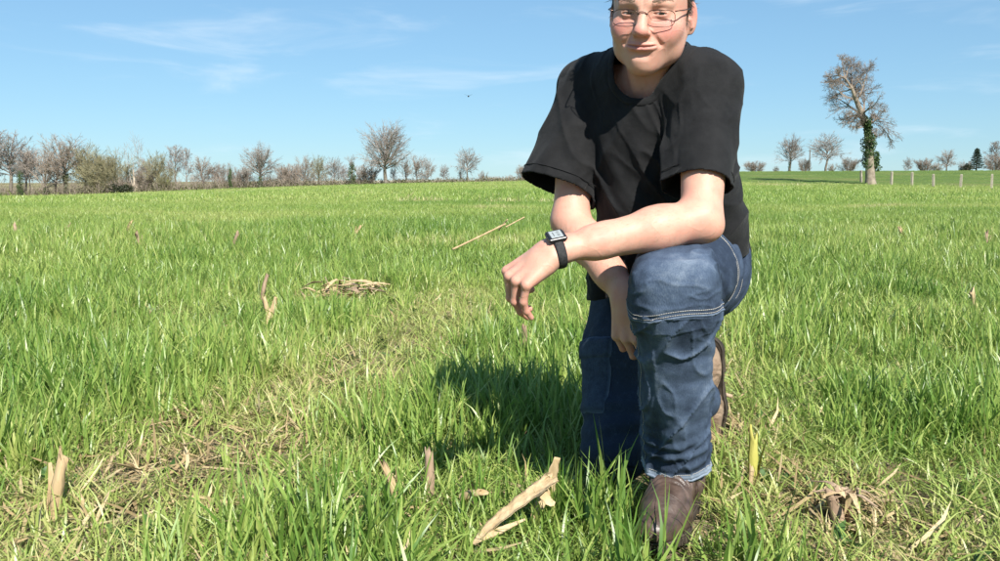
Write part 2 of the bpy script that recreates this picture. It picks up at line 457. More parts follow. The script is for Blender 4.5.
# dark conifer: whorls of drooping boughs
t = Tree(17); t.path([np.array([0, 0, -.2]), np.array([0, 0, 3.]), np.array([0, 0, 6.2])], [.22, .15, .03])
for k in range(70):
    h = 0.7 + 5.3 * (k / 70); R_ = (6.4 - h) * 0.36 + 0.15; az = k * 2.399
    d = np.array([math.cos(az), math.sin(az), 0.10]); q = np.array([0, 0, h])
    L = R_ * t.r.uniform(0.75, 1.1); t.path([q, q + d * L * 0.6, q + d * L - Z3 * 0.18], [0.03, 0.02, 0.01], 1)
    for f in (0.3, 0.55, 0.8, 1.0): t.leaves(q + d * L * f - Z3 * 0.12 * f, (0.26, 0.26, 0.13), 26, 0.085)
finish('conifer', t, m_darkbark, m_darkbark, 'needles', m_conifer, 6.3)

TREE_GROUPS = {}
def plant(key, name, x, y, H, label, cat, group, rz=0.0, wx=1.0, z=None):
    parts_, H0 = PROTO[key]
    s = H / H0
    root = empty(name, (x, y, float(zt(x, y)) - 0.05 if z is None else z), rz)
    tag(root, label, cat, group)
    for nm, me in parts_:
        o = link(bpy.data.objects.new(nm, me), root); o.scale = (s * wx, s * wx, s)
    return root
# (kind, name, x, y, height, turn, width, label)
HEDGE = 'bare trees of the hedgerow on the left'
ROW = [
    ('tall', 'bare_tree', -77.6, 138, 10.9, 0.0, 1.3, 'tall bare tree cut off by the left edge of the photo', 'tree', 'bare trees of the hedgerow on the left'),
    ('field_b', 'bare_tree', -75.2, 139, 9.8, 1.7, 1.15, 'tall bare tree second from the left edge, flat twiggy top', 'tree', 'bare trees of the hedgerow on the left'),
    ('ivy_column', 'ivy_covered_tree', -72.1, 136, 4.3, 3.4, 0.7, 'short ivy-covered stump at the foot of the second tree from left', 'tree', 'bare trees of the hedgerow on the left'),
    ('tall', 'slender_bare_tree', -74.2, 143, 7.3, 5.1, 0.9, 'slender pale tree between flat-topped tree and dark forked tree', 'tree', 'bare trees of the hedgerow on the left'),
    ('forked', 'forked_tree', -69.8, 139, 7.3, 0.52, 1.0, 'dark forked tree with a gap of pale field on its right', 'tree', 'bare trees of the hedgerow on the left'),
    ('ivied', 'ivied_tree', -66.7, 139, 9.2, 2.22, 1.05, 'tall hedgerow tree with ivy up its trunk, left of the olive budding tree', 'tree', 'bare trees of the hedgerow on the left'),
    ('olive', 'budding_tree', -64.5, 141, 7.8, 3.92, 1.15, 'olive-green budding tree with a rounded top in the left hedgerow', 'tree', 'bare trees of the hedgerow on the left'),
    ('thicket', 'multi_stem_willow', -61.6, 138, 6.5, 5.62, 1.0, 'many-stemmed willow thicket with dark base below the budding tree', 'bush', 'bushes of the hedgerow on the left'),
    ('thicket', 'multi_stem_willow', -59.0, 139, 6.3, 1.04, 1.1, 'rounded olive thicket above the black bramble bush', 'bush', 'bushes of the hedgerow on the left'),
    ('bramble', 'bramble_bush', -57.1, 136, 2.4, 2.74, 1.1, 'low black bramble bush under the rounded thicket', 'bush', 'bushes of the hedgerow on the left'),
    ('snapped', 'snapped_tree', -55.7, 138, 7.1, 4.44, 0.9, 'broken pale tree stump with two splintered cream stems', 'tree', 'bare trees of the hedgerow on the left'),
    ('brush', 'bare_bush', -54.5, 139, 4.1, 6.14, 0.8, 'low reddish bush just right of the broken pale stump', 'bush', 'bushes of the hedgerow on the left'),
    ('olive', 'budding_tree', -52.5, 139, 6.2, 1.56, 0.95, 'smaller budding tree with yellowish twigs right of the broken stump', 'tree', 'bare trees of the hedgerow on the left'),
    ('budding', 'green_bush', -50.5, 137, 3.7, 3.26, 0.8, 'greenish leafy bush between the smaller budding tree and the tall thin tree', 'bush', 'bushes of the hedgerow on the left'),
    ('tall', 'slender_bare_tree', -50.1, 140, 7.4, 4.96, 1.0, 'tall thin bare tree in the middle of the left hedgerow', 'tree', 'bare trees of the hedgerow on the left'),
    ('tall', 'slender_bare_tree', -49.1, 142, 7.0, 0.38, 0.8, 'second thin bare tree, just right of the tallest thin one', 'tree', 'bare trees of the hedgerow on the left'),
    ('field_a', 'bare_tree', -45.9, 140, 5.1, 2.08, 1.0, 'broad reddish bare tree left of the ivy-covered stub trunk', 'tree', 'bare trees of the hedgerow on the left'),
    ('ivy_column', 'ivy_covered_tree', -40.8, 137, 3.6, 3.78, 0.55, 'ivy-covered stub trunk left of the round-crowned oak', 'tree', 'bare trees of the hedgerow on the left'),
    ('brush', 'bare_bush', -40.4, 140, 3.5, 5.48, 0.9, 'greyish bush between ivy-covered stub and round-crowned oak', 'bush', 'bushes of the hedgerow on the left'),
    ('oak_mid', 'round_crowned_tree', -36.0, 136, 6.5, 0.9, 1.0, 'round-crowned bare oak standing alone, about a quarter across the photo', 'tree', 'bare trees of the hedgerow on the left'),
    ('brush_low', 'bare_bush', -35.2, 139, 2.2, 2.6, 1.1, 'low brown bush right beside the trunk of the round-crowned oak', 'bush', 'bushes of the hedgerow on the left'),
    ('brush', 'bare_bush', -32.5, 140, 3.8, 4.3, 0.9, 'reddish bush left of the pair of forked trees', 'bush', 'bushes of the hedgerow on the left'),
    ('forked', 'forked_tree', -29.7, 138, 4.6, 6.0, 0.85, 'small forked tree with dark trunk, left of the yellowish tree', 'tree', 'bare trees of the hedgerow on the left'),
    ('olive', 'budding_tree', -27.8, 139, 4.8, 1.42, 0.8, 'yellowish budding tree between two dark-trunked small trees', 'tree', 'bare trees of the hedgerow on the left'),
    ('field_b', 'bare_tree', -25.5, 139, 4.4, 3.12, 0.85, 'small grey bare tree just left of the dark ivy column', 'tree', 'bare trees of the hedgerow on the left'),
    ('ivy_column', 'ivy_covered_tree', -22.4, 137, 4.0, 4.82, 0.85, 'dark evergreen ivy column left of the big round tree', 'tree', 'bare trees of the hedgerow on the left'),
    ('brush', 'bare_bush', -20.5, 139, 3.3, 0.24, 1.15, 'wide reddish bush between ivy column and big round tree', 'bush', 'bushes of the hedgerow on the left'),
    ('oak_wide', 'large_round_tree', -17.2, 136, 9.1, 1.94, 1.0, 'largest tree of the left hedgerow, a broad spherical bare crown', 'tree', 'bare trees of the hedgerow on the left'),
    ('field_b', 'bare_tree', -16.6, 141, 2.8, 3.64, 0.6, 'thin small tree close to the right of the big round tree', 'tree', 'bare trees of the hedgerow on the left'),
    ('forked', 'dark_small_tree', -14.4, 138, 3.9, 5.34, 0.8, 'dark-trunked small tree, second to the right of big round tree', 'tree', 'bare trees of the hedgerow on the left'),
    ('field_a', 'bare_tree', -12.8, 140, 4.4, 0.76, 0.8, 'grey bare tree left of its similar twin, right of dark-trunked tree', 'tree', 'bare trees of the hedgerow on the left'),
    ('field_a', 'bare_tree', -11.1, 139, 3.9, 2.46, 0.75, 'right one of two similar grey bare trees', 'tree', 'bare trees of the hedgerow on the left'),
    ('field_b', 'bare_tree', -8.8, 142, 3.0, 4.16, 0.75, 'small ball-crowned tree before the pale field', 'tree', 'bare trees of the hedgerow on the left'),
    ('field_b', 'bare_tree', -4.9, 138, 5.3, 5.86, 0.95, 'lone tall tree with upswept crown left of the man', 'tree', 'bare trees of the hedgerow on the left'),
    ('forked', 'low_bare_tree', -6.0, 139, 2.4, 1.28, 0.6, 'low bare tree at the left foot of the lone tall tree', 'tree', 'bare trees of the hedgerow on the left'),
    ('brush_low', 'bare_bush', -2.6, 139, 1.9, 2.98, 0.7, 'small dark round bush right of the lone tall tree', 'bush', 'bushes of the hedgerow on the left'),
    ('brush_low', 'bare_bush', -0.3, 145, 1.1, 4.68, 1.2, 'low hedge bush nearest left of the two by the raised sleeve', 'bush', 'bushes of the hedgerow on the left'),
    ('brush_low', 'bare_bush', 1.6, 146, 1.3, 0.1, 1.0, 'low hedge bush between two others under the black sleeve', 'bush', 'bushes of the hedgerow on the left'),
    ('brush', 'bare_bush', 3.7, 140, 2.9, 1.8, 0.8, 'taller pinkish bush touching the black sleeve on the left', 'bush', 'bushes of the hedgerow on the left'),
    ('field_b', 'tangled_hedge_tree', -75.5, 144, 7.7, 3.5, 1.0, 'small tangled bare tree between flat-topped tree and slender pale tree', 'tree', 'small trees in the tangle of the left hedgerow'),
    ('field_a', 'tangled_hedge_tree', -70.7, 144, 7.0, 5.2, 1.0, 'small tangled bare tree between dark forked tree and ivied tall tree', 'tree', 'small trees in the tangle of the left hedgerow'),
    ('field_b', 'tangled_hedge_tree', -62.7, 144, 5.9, 0.62, 1.0, 'small tangled bare tree just behind the many-stemmed willow thicket', 'tree', 'small trees in the tangle of the left hedgerow'),
    ('field_a', 'tangled_hedge_tree', -55.6, 143, 5.2, 2.32, 0.9, 'small tangled bare tree behind the low reddish bush by the broken stump', 'tree', 'small trees in the tangle of the left hedgerow'),
    ('field_b', 'tangled_hedge_tree', -45.1, 143, 4.3, 4.02, 0.9, 'small tangled bare tree right of the broad reddish tree, left of ivied stub', 'tree', 'small trees in the tangle of the left hedgerow'),
    ('field_a', 'tangled_hedge_tree', -43.2, 141, 3.9, 5.72, 0.8, 'small tangled bare tree touching the left side of the ivy-covered stub', 'tree', 'small trees in the tangle of the left hedgerow'),
    ('field_b', 'tangled_hedge_tree', -39.9, 143, 3.7, 1.14, 0.8, 'small tangled bare tree behind the greyish bush left of the round-crowned oak', 'tree', 'small trees in the tangle of the left hedgerow'),
    ('field_a', 'tangled_hedge_tree', -34.2, 142, 3.6, 2.84, 0.9, 'small tangled bare tree halfway from the round-crowned oak to the first forked pair', 'tree', 'small trees in the tangle of the left hedgerow'),
    ('field_b', 'tangled_hedge_tree', -32.1, 143, 3.7, 4.54, 0.8, 'small tangled bare tree behind the reddish bush left of the small forked tree', 'tree', 'small trees in the tangle of the left hedgerow'),
    ('field_b', 'tangled_hedge_tree', -24.6, 143, 3.4, 6.24, 0.8, 'small tangled bare tree between small grey tree and dark ivy column', 'tree', 'small trees in the tangle of the left hedgerow'),
    ('brush', 'bare_bush', 35.3, 126, 1.6, 1.66, 1.7, 'wide reddish-brown bush just right of the man on the crest', 'bush', 'bushes on the crest at the right'),
    ('brush_low', 'bare_bush', 39.0, 128, 0.9, 3.36, 0.8, 'small low bush between the wide bush and the first crest tree', 'bush', 'bushes on the crest at the right'),
    ('oak_mid', 'round_crowned_tree', 41.5, 130, 5.1, 5.06, 0.85, 'ball-crowned bare tree with thick trunk, first on the right crest', 'tree', 'bare trees on the crest at the right'),
    ('brush', 'bare_bush', 44.0, 131, 2.1, 0.48, 0.8, 'pinkish bush left of the thin pole on the crest', 'bush', 'bushes on the crest at the right'),
    ('field_b', 'bare_tree', 46.7, 130, 5.4, 2.18, 1.15, 'pale wide-crowned bare tree on the crest right of the pole', 'tree', 'bare trees on the crest at the right'),
    ('brush_low', 'bare_bush', 47.2, 129, 1.2, 3.88, 0.8, 'low pinkish bush at the foot of the pale wide-crowned tree', 'bush', 'bushes on the crest at the right'),
    ('brush', 'bare_bush', 50.5, 131, 2.2, 5.58, 1.1, 'rounded bush on the crest left of the ivy-clad tree', 'bush', 'bushes on the crest at the right'),
    ('field_b', 'faint_tree', 72.0, 160, 3.2, 1.0, 0.7, 'faint thin tree on the crest above the first fence posts', 'tree', 'bare trees on the crest at the right'),
    ('brush', 'bare_bush', 61.7, 132, 2.1, 2.7, 1.1, 'reddish bush on the crest, left of the spreading low tree', 'bush', 'bushes on the crest at the right'),
    ('field_a', 'spreading_tree', 65.0, 132, 3.1, 4.4, 1.15, 'spreading low bare tree on the crest left of the dark conifer', 'tree', 'bare trees on the crest at the right'),
    ('brush_low', 'bare_bush', 61.9, 129, 1.3, 6.1, 1.1, 'dark low bush at the left foot of the spreading tree', 'bush', 'bushes on the crest at the right'),
    ('conifer', 'dark_conifer', 66.7, 127, 3.4, 1.52, 1.05, 'dark green conifer on the crest near the right edge', 'tree', 'bare trees on the crest at the right'),
    ('bramble', 'dark_bush', 64.7, 126, 1.6, 3.22, 0.8, 'dark evergreen bush at the left foot of the conifer', 'bush', 'bushes on the crest at the right'),
    ('tall', 'bare_tree', 72.7, 133, 4.6, 4.92, 1.5, 'tall pale bare tree behind the conifer at the right edge', 'tree', 'bare trees on the crest at the right'),
    ('brush', 'bare_bush', 70.5, 129, 2.5, 0.34, 1.2, 'brown bush under the tall tree at the right edge', 'bush', 'bushes on the crest at the right'),
]
for key, name, x, y, H, rz, wx, label, cat, grp in ROW:
    plant(key, name, x, y, H, label, cat, grp, rz, wx)

# scrubby undergrowth along the foot of the hedge: one mass nobody could count
t = Tree(40); rr = random.Random(41); B = Bag()
for k in range(1100):
    f = rr.random(); px_ = -78 + 92 * f; yy = 139 - 10 * f * 0 + rr.gauss(0, 2.0); h = rr.uniform(0.4, 1.7) * (1.0 if f < 0.62 else 0.7)
    q = np.array([px_, yy, float(zt(px_, yy))])
    for j in range(4):
        t.grow(q + np.array([rr.gauss(0, .5), 0, 0]), nrm3(np.array([rr.gauss(0, .35), rr.gauss(0, .35), 1])), h, 0.02, 0, trop=0.1)
    t.leaves(q + np.array([0, 0, h * 0.4]), (0.8, 0.6, h * 0.5), 26, 0.10)
    if px_ < -26 and k % 4 == 0:
        for j in range(3): t.grow(q + np.array([rr.gauss(0, .8), 0, 0]), nrm3(np.array([rr.gauss(0, .3), rr.gauss(0, .3), 1])), rr.uniform(1.0, 2.2), 0.025, 1, trop=0.06, kids=(6, 9))
t.seg[0] = t.seg[1]; V, Q = t.tubes(1, 3); LV, LQ = t.leaf_mesh()
sc_me = np_mesh('hedge_scrub', np.concatenate([V, LV]), np.concatenate([Q, LQ + len(V)]), None, False, m_pink)
sc_me.materials.append(m_scrub)
mi = np.zeros(len(sc_me.polygons), np.int32); mi[len(Q):] = 1; sc_me.polygons.foreach_set('material_index', mi)
tag(link(bpy.data.objects.new('hedge_scrub', sc_me)), 'low brown scrub and brambles along the foot of the left hedgerow', 'scrub', kind='stuff')

# ---------------------------------------------------------------- the leaning ivy-clad tree by the fence
t = Tree(60)
def v3(*a): return np.array(a, float)
tx, ty = 32.9, 80.5
trunk_path = [v3(0.1, 0, -0.4), v3(0.0, 0, 0.6), v3(-0.1, 0, 2.2), v3(-0.25, 0.05, 3.8), v3(-0.45, 0.1, 5.3), v3(-0.95, 0.1, 6.5), v3(-1.6, 0.0, 7.8), v3(-2.1, -0.1, 8.9), v3(-2.7, 0.1, 9.9)]
t.path(trunk_path, [0.62, 0.46, 0.40, 0.37, 0.33, 0.28, 0.22, 0.15, 0.07])
limbs = [(4, v3(0.8, -.3, .9), 2.0), (4, v3(0.7, .5, .45), 1.8), (4, v3(-1, .2, .10), 1.9), (5, v3(-1, -.4, .0), 2.2), (5, v3(.7, .6, .9), 3.0), (5, v3(-.8, .8, .25), 2.2), (6, v3(-1, .1, .30), 2.6),
         (6, v3(.55, -.5, 1.0), 3.2), (6, v3(.8, .3, .7), 2.8), (7, v3(-1, -.3, .5), 2.2), (7, v3(.3, .4, 1.1), 2.6), (7, v3(-.5, .6, 1.0), 2.4), (8, v3(-1, 0, .7), 1.6), (8, v3(.25, -.2, 1), 1.7), (8, v3(-.35, .3, 1), 1.8), (3, v3(.9, -.4, .5), 1.3), (4, v3(-.7, -.7, .3), 1.8), (5, v3(.3, -.9, .5), 2.4), (6, v3(-.2, .9, .6), 2.3), (7, v3(-1, .2, -.1), 2.4), (5, v3(-1, .3, .35), 3.0), (8, v3(-.9, -.5, .1), 1.8), (7, v3(.8, -.2, .6), 2.4)]
for i, d, L in limbs: t.grow(trunk_path[i], nrm3(d), L * 0.80, 0.12 if i < 7 else 0.085, 3, trop=0.02, wob=0.20, kids=(5, 7), spread=(25, 70), ratio=(0.42, 0.66), rmin=0.008)
for k in range(7): t.grow(trunk_path[4] + v3(0.9 + 0.25 * k * 0.6, t.r.gauss(0, .5), 0.9 - 0.2 * k), nrm3(v3(0.5, t.r.gauss(0, .3), -0.45)), 1.3, 0.035, 2, trop=-0.10)
for k in range(34):
    f = k / 33; h = 1.6 + 4.5 * f
    t.leaves((np.interp(h, [0, 3.8, 5.3, 6.5], [0, -.25, -.45, -.95]) + t.r.gauss(0.05, 0.28 * (1.2 - f)), t.r.gauss(-0.1, 0.35), h), (0.52 - 0.2 * f, 0.52 - 0.2 * f, 0.45), 120, 0.085)
for k in range(4): t.leaves((0.42 + t.r.gauss(0, .1), -0.2, 2.0 + 0.28 * k), (0.26, 0.3, 0.4), 90, 0.085)
finish('leaning', t, simple_mat('ivied_bark', (0.15, 0.12, 0.09, 1), (0.33, 0.275, 0.21, 1), 2.5, 0.95, 0.5, 9), simple_mat('tan_twigs', (0.16, 0.125, 0.10, 1), (0.25, 0.20, 0.16, 1), 0.8, 0.9), 'ivy', m_ivy, 11.6)
plant('leaning', 'ivy_clad_tree', tx, ty, 10.9, 'tall leaning bare tree with ivy-covered trunk by the fence posts', 'tree', None)

# fence posts: weathered, with chamfered tops
m_post = simple_mat('weathered_concrete', (0.27, 0.235, 0.185, 1), (0.42, 0.37, 0.29, 1), 9, 0.95, 0.4, 30)
def post_mesh(seed, h):
    r = random.Random(seed); bm = bmesh.new()
    w = 0.085
    lay = [(0, 1.0), (h * 0.5, 0.97), (h - 0.06, 0.93), (h, 0.62)]
    rings = []
    for z, s in lay: rings.append([bm.verts.new((sx * w * s + r.gauss(0, .003), sy * w * s + r.gauss(0, .003), z - (0.15 if z == 0 else 0))) for sx, sy in ((-1, -1), (1, -1), (1, 1), (-1, 1))])
    for a, b in zip(rings[:-1], rings[1:]):
        for k in range(4): bm.faces.new((a[k], a[(k + 1) % 4], b[(k + 1) % 4], b[k]))
    bm.faces.new(rings[-1])
    me = bpy.data.meshes.new('fence_post'); bm.to_mesh(me); bm.free(); me.materials.append(m_post); return me
POSTS = [(859, 84.0, 'fence post half hidden beside the ivy-clad tree trunk'), (889, 79.0, 'first fence post to the right of the ivy-clad tree'), (909.5, 76.0, 'second fence post to the right of the ivy-clad tree'),
         (931, 73.5, 'third fence post to the right of the ivy-clad tree'), (958, 71.0, 'fourth fence post from the ivy-clad tree, second from the right'), (989, 68.5, 'rightmost fence post in the pasture fence')]
for k, (px_, d_, lb) in enumerate(POSTS):
    x = (px_ - 500) / 900 * d_; h = 1.15 + 0.05 * ((k * 7) % 3 - 1)
    o = link(bpy.data.objects.new('fence_post', post_mesh(k, h))); o.location = (x, d_, float(zt(x, d_))); o.rotation_euler = (0.03 * ((k * 5) % 3 - 1), 0.03 * ((k * 3) % 3 - 1), 0.5 + 0.1 * k)
    tag(o, lb, 'post', 'pale posts of the pasture fence')
# utility pole on the crest
pm_ = Bag(); V, Q, T = poly_tube([(0, 0, -0.3), (0, 0, 2.0), (0, 0, 4.1)], [0.11, 0.10, 0.085], 8); pm_.add(V, Q, T)
x, y = (807 - 500) / 900 * 150, 150.0
pole = empty('utility_pole', (x, y, float(zt(x, y)))); tag(pole, 'thin dark wooden pole standing on the crest between two bare trees', 'pole')
pm_.build('shaft', m_darkbark, pole)
V, Q, T = poly_tube([(-0.3, 0, 3.85), (0.3, 0, 3.85)], 0.04, 6); np_obj('crossarm', V, Q, T, False, m_darkbark, pole)

# a small bird far off in the sky
bird = empty('flying_bird', (-2.0, 58.0, 6.16)); tag(bird, 'tiny dark bird flying high above the left hedgerow', 'bird')
V, Q, T = poly_tube(smooth_path([(0, -0.16, 0), (0, -0.08, 0.01), (0, 0.02, 0.0), (0, 0.12, 0.02), (0, 0.17, 0.03)], 12), np.array([.02, .035, .045, .05, .05, .048, .045, .04, .034, .028, .022, .01]), 8)
m_bird = simple_mat('dark_feathers', (0.02, 0.02, 0.022, 1), (0.05, 0.05, 0.05, 1), 30, 0.8)
np_obj('body', V, Q, T, True, m_bird, bird)
for sx in (-1, 1):
    W = np.array([(0, .08, .02), (0, -.05, .02), (sx * .12, .10, .09), (sx * .12, -.05, .08), (sx * .25, .04, .13), (sx * .25, -.04, .125)])
    np_obj('wing', np.concatenate([W, W - [0, 0, .008]]), [(0, 1, 3, 2), (2, 3, 5, 4), (6, 8, 9, 7), (8, 10, 11, 9), (0, 2, 8, 6), (2, 4, 10, 8), (1, 7, 9, 3), (3, 9, 11, 5), (4, 5, 11, 10)], None, False, m_bird, bird)
# ---------------------------------------------------------------- signed-distance modelling: smooth blends turned into one mesh by surface nets
f32 = np.float32
def A3(*v): return np.array(v, f32)
def unit(v): v = np.asarray(v, float); return v / np.linalg.norm(v)
CULL = [None, 0.0]          # centre and half diagonal of the batch being evaluated; far shapes are skipped
def far_away(a, b, r):
    if CULL[0] is None: return False
    v = CULL[0] - a; ba = b - a
    t = min(max(float(v @ ba) / max(float(ba @ ba), 1e-9), 0.0), 1.0)
    v = v - t * ba
    return math.sqrt(float(v @ v)) - CULL[1] - r > 0.075
def cone(p, a, b, ra, rb, n=None, s=1.0):
    """round cone a-b; n,s squash the section along n by 1/s"""
    a = np.asarray(a, f32); b = np.asarray(b, f32); ba = b - a
    if far_away(a, b, max(ra, rb)): return 9.0
    v = p - a
    t = np.clip(v @ ba / max(float(ba @ ba), 1e-9), 0, 1)
    v = v - t[:, None] * ba
    if n is not None:
        n = np.asarray(n, f32)
        v = v + (v @ n * (s - 1))[:, None] * n
    d = np.sqrt(np.einsum('ij,ij->i', v, v)) - (ra + t * (rb - ra))
    return d if n is None else d / math.sqrt(s)
def ell(p, c, r, M=None):
    c = np.asarray(c, f32)
    if p.shape[0] and far_away(c, c + f32(1e-4), max(r)): return 9.0
    q = p - c
    if M is not None: q = q @ np.asarray(M, f32).T
    r = np.asarray(r, f32)
    q = q / r
    k0 = np.sqrt(np.einsum('ij,ij->i', q, q)); q = q / r
    k1 = np.sqrt(np.einsum('ij,ij->i', q, q))
    return k0 * (k0 - 1) / np.maximum(k1, 1e-6)
def rbx(p, c, M, b, r):
    """rounded box"""
    c = np.asarray(c, f32)
    if far_away(c, c + f32(1e-4), max(b) * 1.6 + r): return 9.0
    q = np.abs((p - c) @ np.asarray(M, f32).T) - np.asarray(b, f32)
    return np.sqrt((np.maximum(q, 0) ** 2).sum(1)) + np.minimum(q.max(1), 0) - r
def smin(a, b, k):
    if isinstance(b, float) and abs(b) > 8: return a if b > 0 else b
    if isinstance(a, float) and abs(a) > 8: return b if a > 0 else a
    h = np.maximum(k - np.abs(a - b), 0) / k
    return np.minimum(a, b) - h * h * k * 0.25
def smax(a, b, k): return -smin(-a, -b, k)

def ev(f, P):
    """evaluate f on spatially compact batches so that far shapes can be skipped"""
    P = np.asarray(P)
    if len(P) < 3000: return np.broadcast_to(np.asarray(f(P.astype(f32)), f32), len(P))
    c = np.floor(P / 0.07).astype(np.int64); k = (c[:, 0] * 4096 + c[:, 1]) * 4096 + c[:, 2]
    o = np.argsort(k, kind='stable'); ks = k[o]
    cut = np.concatenate([[0], np.where(np.diff(ks))[0] + 1, [len(P)]])
    out = np.empty(len(P), f32); Ps = P[o].astype(f32)
    for i in range(len(cut) - 1):
        q = Ps[cut[i]:cut[i + 1]]; lo, hi = q.min(0), q.max(0)
        CULL[0] = (lo + hi) * f32(0.5); CULL[1] = float(np.linalg.norm(hi - lo)) * 0.5
        out[o[cut[i]:cut[i + 1]]] = f(q)
    CULL[0] = None
    return out

def mesh_sdf(f, lo, hi, h, nb=8, proj=2):
    lo = np.asarray(lo, float); hi = np.asarray(hi, float)
    B = nb * h
    nbk = np.ceil((hi - lo) / B).astype(int)
    ii = np.stack(np.meshgrid(*[np.arange(k) for k in nbk], indexing='ij'), -1).reshape(-1, 3)
    d = f((lo + (ii + 0.5) * B).astype(f32))
    ii = ii[np.abs(d) < B * 1.45]
    N = nbk * nb + 2
    def key(c): return (c[..., 0].astype(np.int64) * N[1] + c[..., 1]) * N[2] + c[..., 2]
    g = np.stack(np.meshgrid(*[np.arange(nb + 1)] * 3, indexing='ij'), -1)
    keys, verts, quads = [], [], []
    CO = np.array([[i, j, k] for i in (0, 1) for j in (0, 1) for k in (0, 1)])
    ED = [(a, b) for a in range(8) for b in range(a + 1, 8) if np.abs(CO[a] - CO[b]).sum() == 1]
    sup = (ii // 3); sk = (sup[:, 0] * 1024 + sup[:, 1]) * 1024 + sup[:, 2]
    ii = ii[np.argsort(sk, kind='stable')]; sk = np.sort(sk, kind='stable')
    cut = np.concatenate([[0], np.where(np.diff(sk))[0] + 1, [len(ii)]])
    for s in range(len(cut) - 1):
        bi = ii[cut[s]:cut[s + 1]]
        CULL[0] = (lo + (bi.min(0) + bi.max(0) + 1) * 0.5 * B).astype(f32); CULL[1] = float(np.linalg.norm((bi.max(0) + 1 - bi.min(0)) * B)) * 0.5
        corner = bi[:, None, None, None, :] * nb + g[None]
        D = np.broadcast_to(np.asarray(f((lo + corner.reshape(-1, 3) * h).astype(f32)), f32), corner.size // 3).reshape(len(bi), nb + 1, nb + 1, nb + 1)
        S = D < 0
        cs = np.stack([S[:, c[0]:c[0] + nb, c[1]:c[1] + nb, c[2]:c[2] + nb] for c in CO], -1)
        act = cs.any(-1) & ~cs.all(-1)
        w = np.argwhere(act)
        if len(w):
            cell = bi[w[:, 0]] * nb + w[:, 1:]
            cv = np.stack([D[w[:, 0], w[:, 1] + c[0], w[:, 2] + c[1], w[:, 3] + c[2]] for c in CO], 1)
            acc = np.zeros((len(w), 3)); cnt = np.zeros(len(w))
            for a, b in ED:
                m = (cv[:, a] < 0) != (cv[:, b] < 0)
                t = cv[m, a] / (cv[m, a] - cv[m, b])
                acc[m] += CO[a] + t[:, None] * (CO[b] - CO[a]); cnt[m] += 1
            verts.append(lo + (cell + acc / cnt[:, None]) * h); keys.append(key(cell))
        for ax in range(3):
            sl = [slice(0, nb)] * 3; sh = list(sl); sh[ax] = slice(1, nb + 1)
            s0 = S[:, sl[0], sl[1], sl[2]]; s1 = S[:, sh[0], sh[1], sh[2]]
            w = np.argwhere(s0 != s1)
            if not len(w): continue
            c = bi[w[:, 0]] * nb + w[:, 1:]
            o1, o2 = (ax + 1) % 3, (ax + 2) % 3
            e1 = np.zeros(3, int); e1[o1] = 1; e2 = np.zeros(3, int); e2[o2] = 1
            q = np.stack([c - e1 - e2, c - e2, c, c - e1], 1)
            flip = ~s0[w[:, 0], w[:, 1], w[:, 2], w[:, 3]]
            q[flip] = q[flip][:, ::-1]
            quads.append(key(q))
    CULL[0] = None
    keys = np.concatenate(keys); V = np.concatenate(verts); Qk = np.concatenate(quads)
    o = np.argsort(keys); keys = keys[o]; V = V[o]
    idx = np.searchsorted(keys, Qk); idx = np.minimum(idx, len(keys) - 1)
    ok = (keys[idx] == Qk).all(1)
    return project(f, V, proj, h), idx[ok]

TET = np.array([[1, -1, -1], [-1, -1, 1], [-1, 1, -1], [1, 1, 1]], f32)
def grad(f, V, e):
    g = 0
    for t in TET: g = g + t * ev(f, V + t * e)[:, None]
    return g / (4 * e)
def project(f, V, it, h):
    V = np.array(V, float)
    for _ in range(it):
        d = ev(f, V); g = grad(f, V, h * 0.3)
        st = d[:, None] * g / np.maximum((g * g).sum(1, keepdims=True), 0.05)
        L = np.linalg.norm(st, axis=1, keepdims=True)
        V -= st * np.minimum(1, h / np.maximum(L, 1e-9))
    return V
def normals_of(f, V, e=0.003):
    g = grad(f, V, e); return g / np.maximum(np.linalg.norm(g, axis=1, keepdims=True), 1e-9)
def drop_cut_faces(V, Q, f_uncut, h, tol=0.45):
    c = V[Q].mean(1)
    keep = f_uncut(c.astype(f32)) > -tol * h
    Q = Q[keep]
    u, inv = np.unique(Q, return_inverse=True)
    return V[u], inv.reshape(Q.shape)
# ---------------------------------------------------------------- the kneeling person
# joints (metres, ground z = 0). The person faces the camera, turned towards the left of the picture.
L_SH, R_SH = A3(0.424, 1.88, 0.908), A3(0.192, 2.08, 0.926)
L_EL, R_EL = A3(0.385, 1.725, 0.640), A3(0.155, 2.0, 0.628)
L_WR, R_WR = A3(0.099, 1.662, 0.585), A3(0.263, 1.85, 0.477)
L_HIP, R_HIP = A3(0.466, 2.105, 0.515), A3(0.345, 2.225, 0.515)
L_KN, R_KN = A3(0.330, 1.680, 0.522), A3(0.268, 2.065, 0.085)
L_AN, R_AN = A3(0.377, 1.862, 0.105), A3(0.535, 2.40, 0.135)
T_FW = unit((-0.62, -0.78, 0)); T_LF = unit((0.78, -0.62, 0))
SPINE = unit((-0.10, -0.18, 0.38))
T_N = unit(T_FW - SPINE * T_FW.dot(SPINE))        # chest normal

H_F = unit((-0.325, -0.925, -0.185))
H_X = unit(np.cross([0.075, 0, 1.0], H_F)); H_U = np.cross(H_F, H_X)
H_M = np.stack([H_X, H_F, H_U]).astype(f32)
H_O = A3(0.306, 1.869, 1.052)
def to_head(p): return (p - H_O) @ H_M.T
def from_head(q): return np.asarray(q, float) @ H_M.astype(float) + H_O

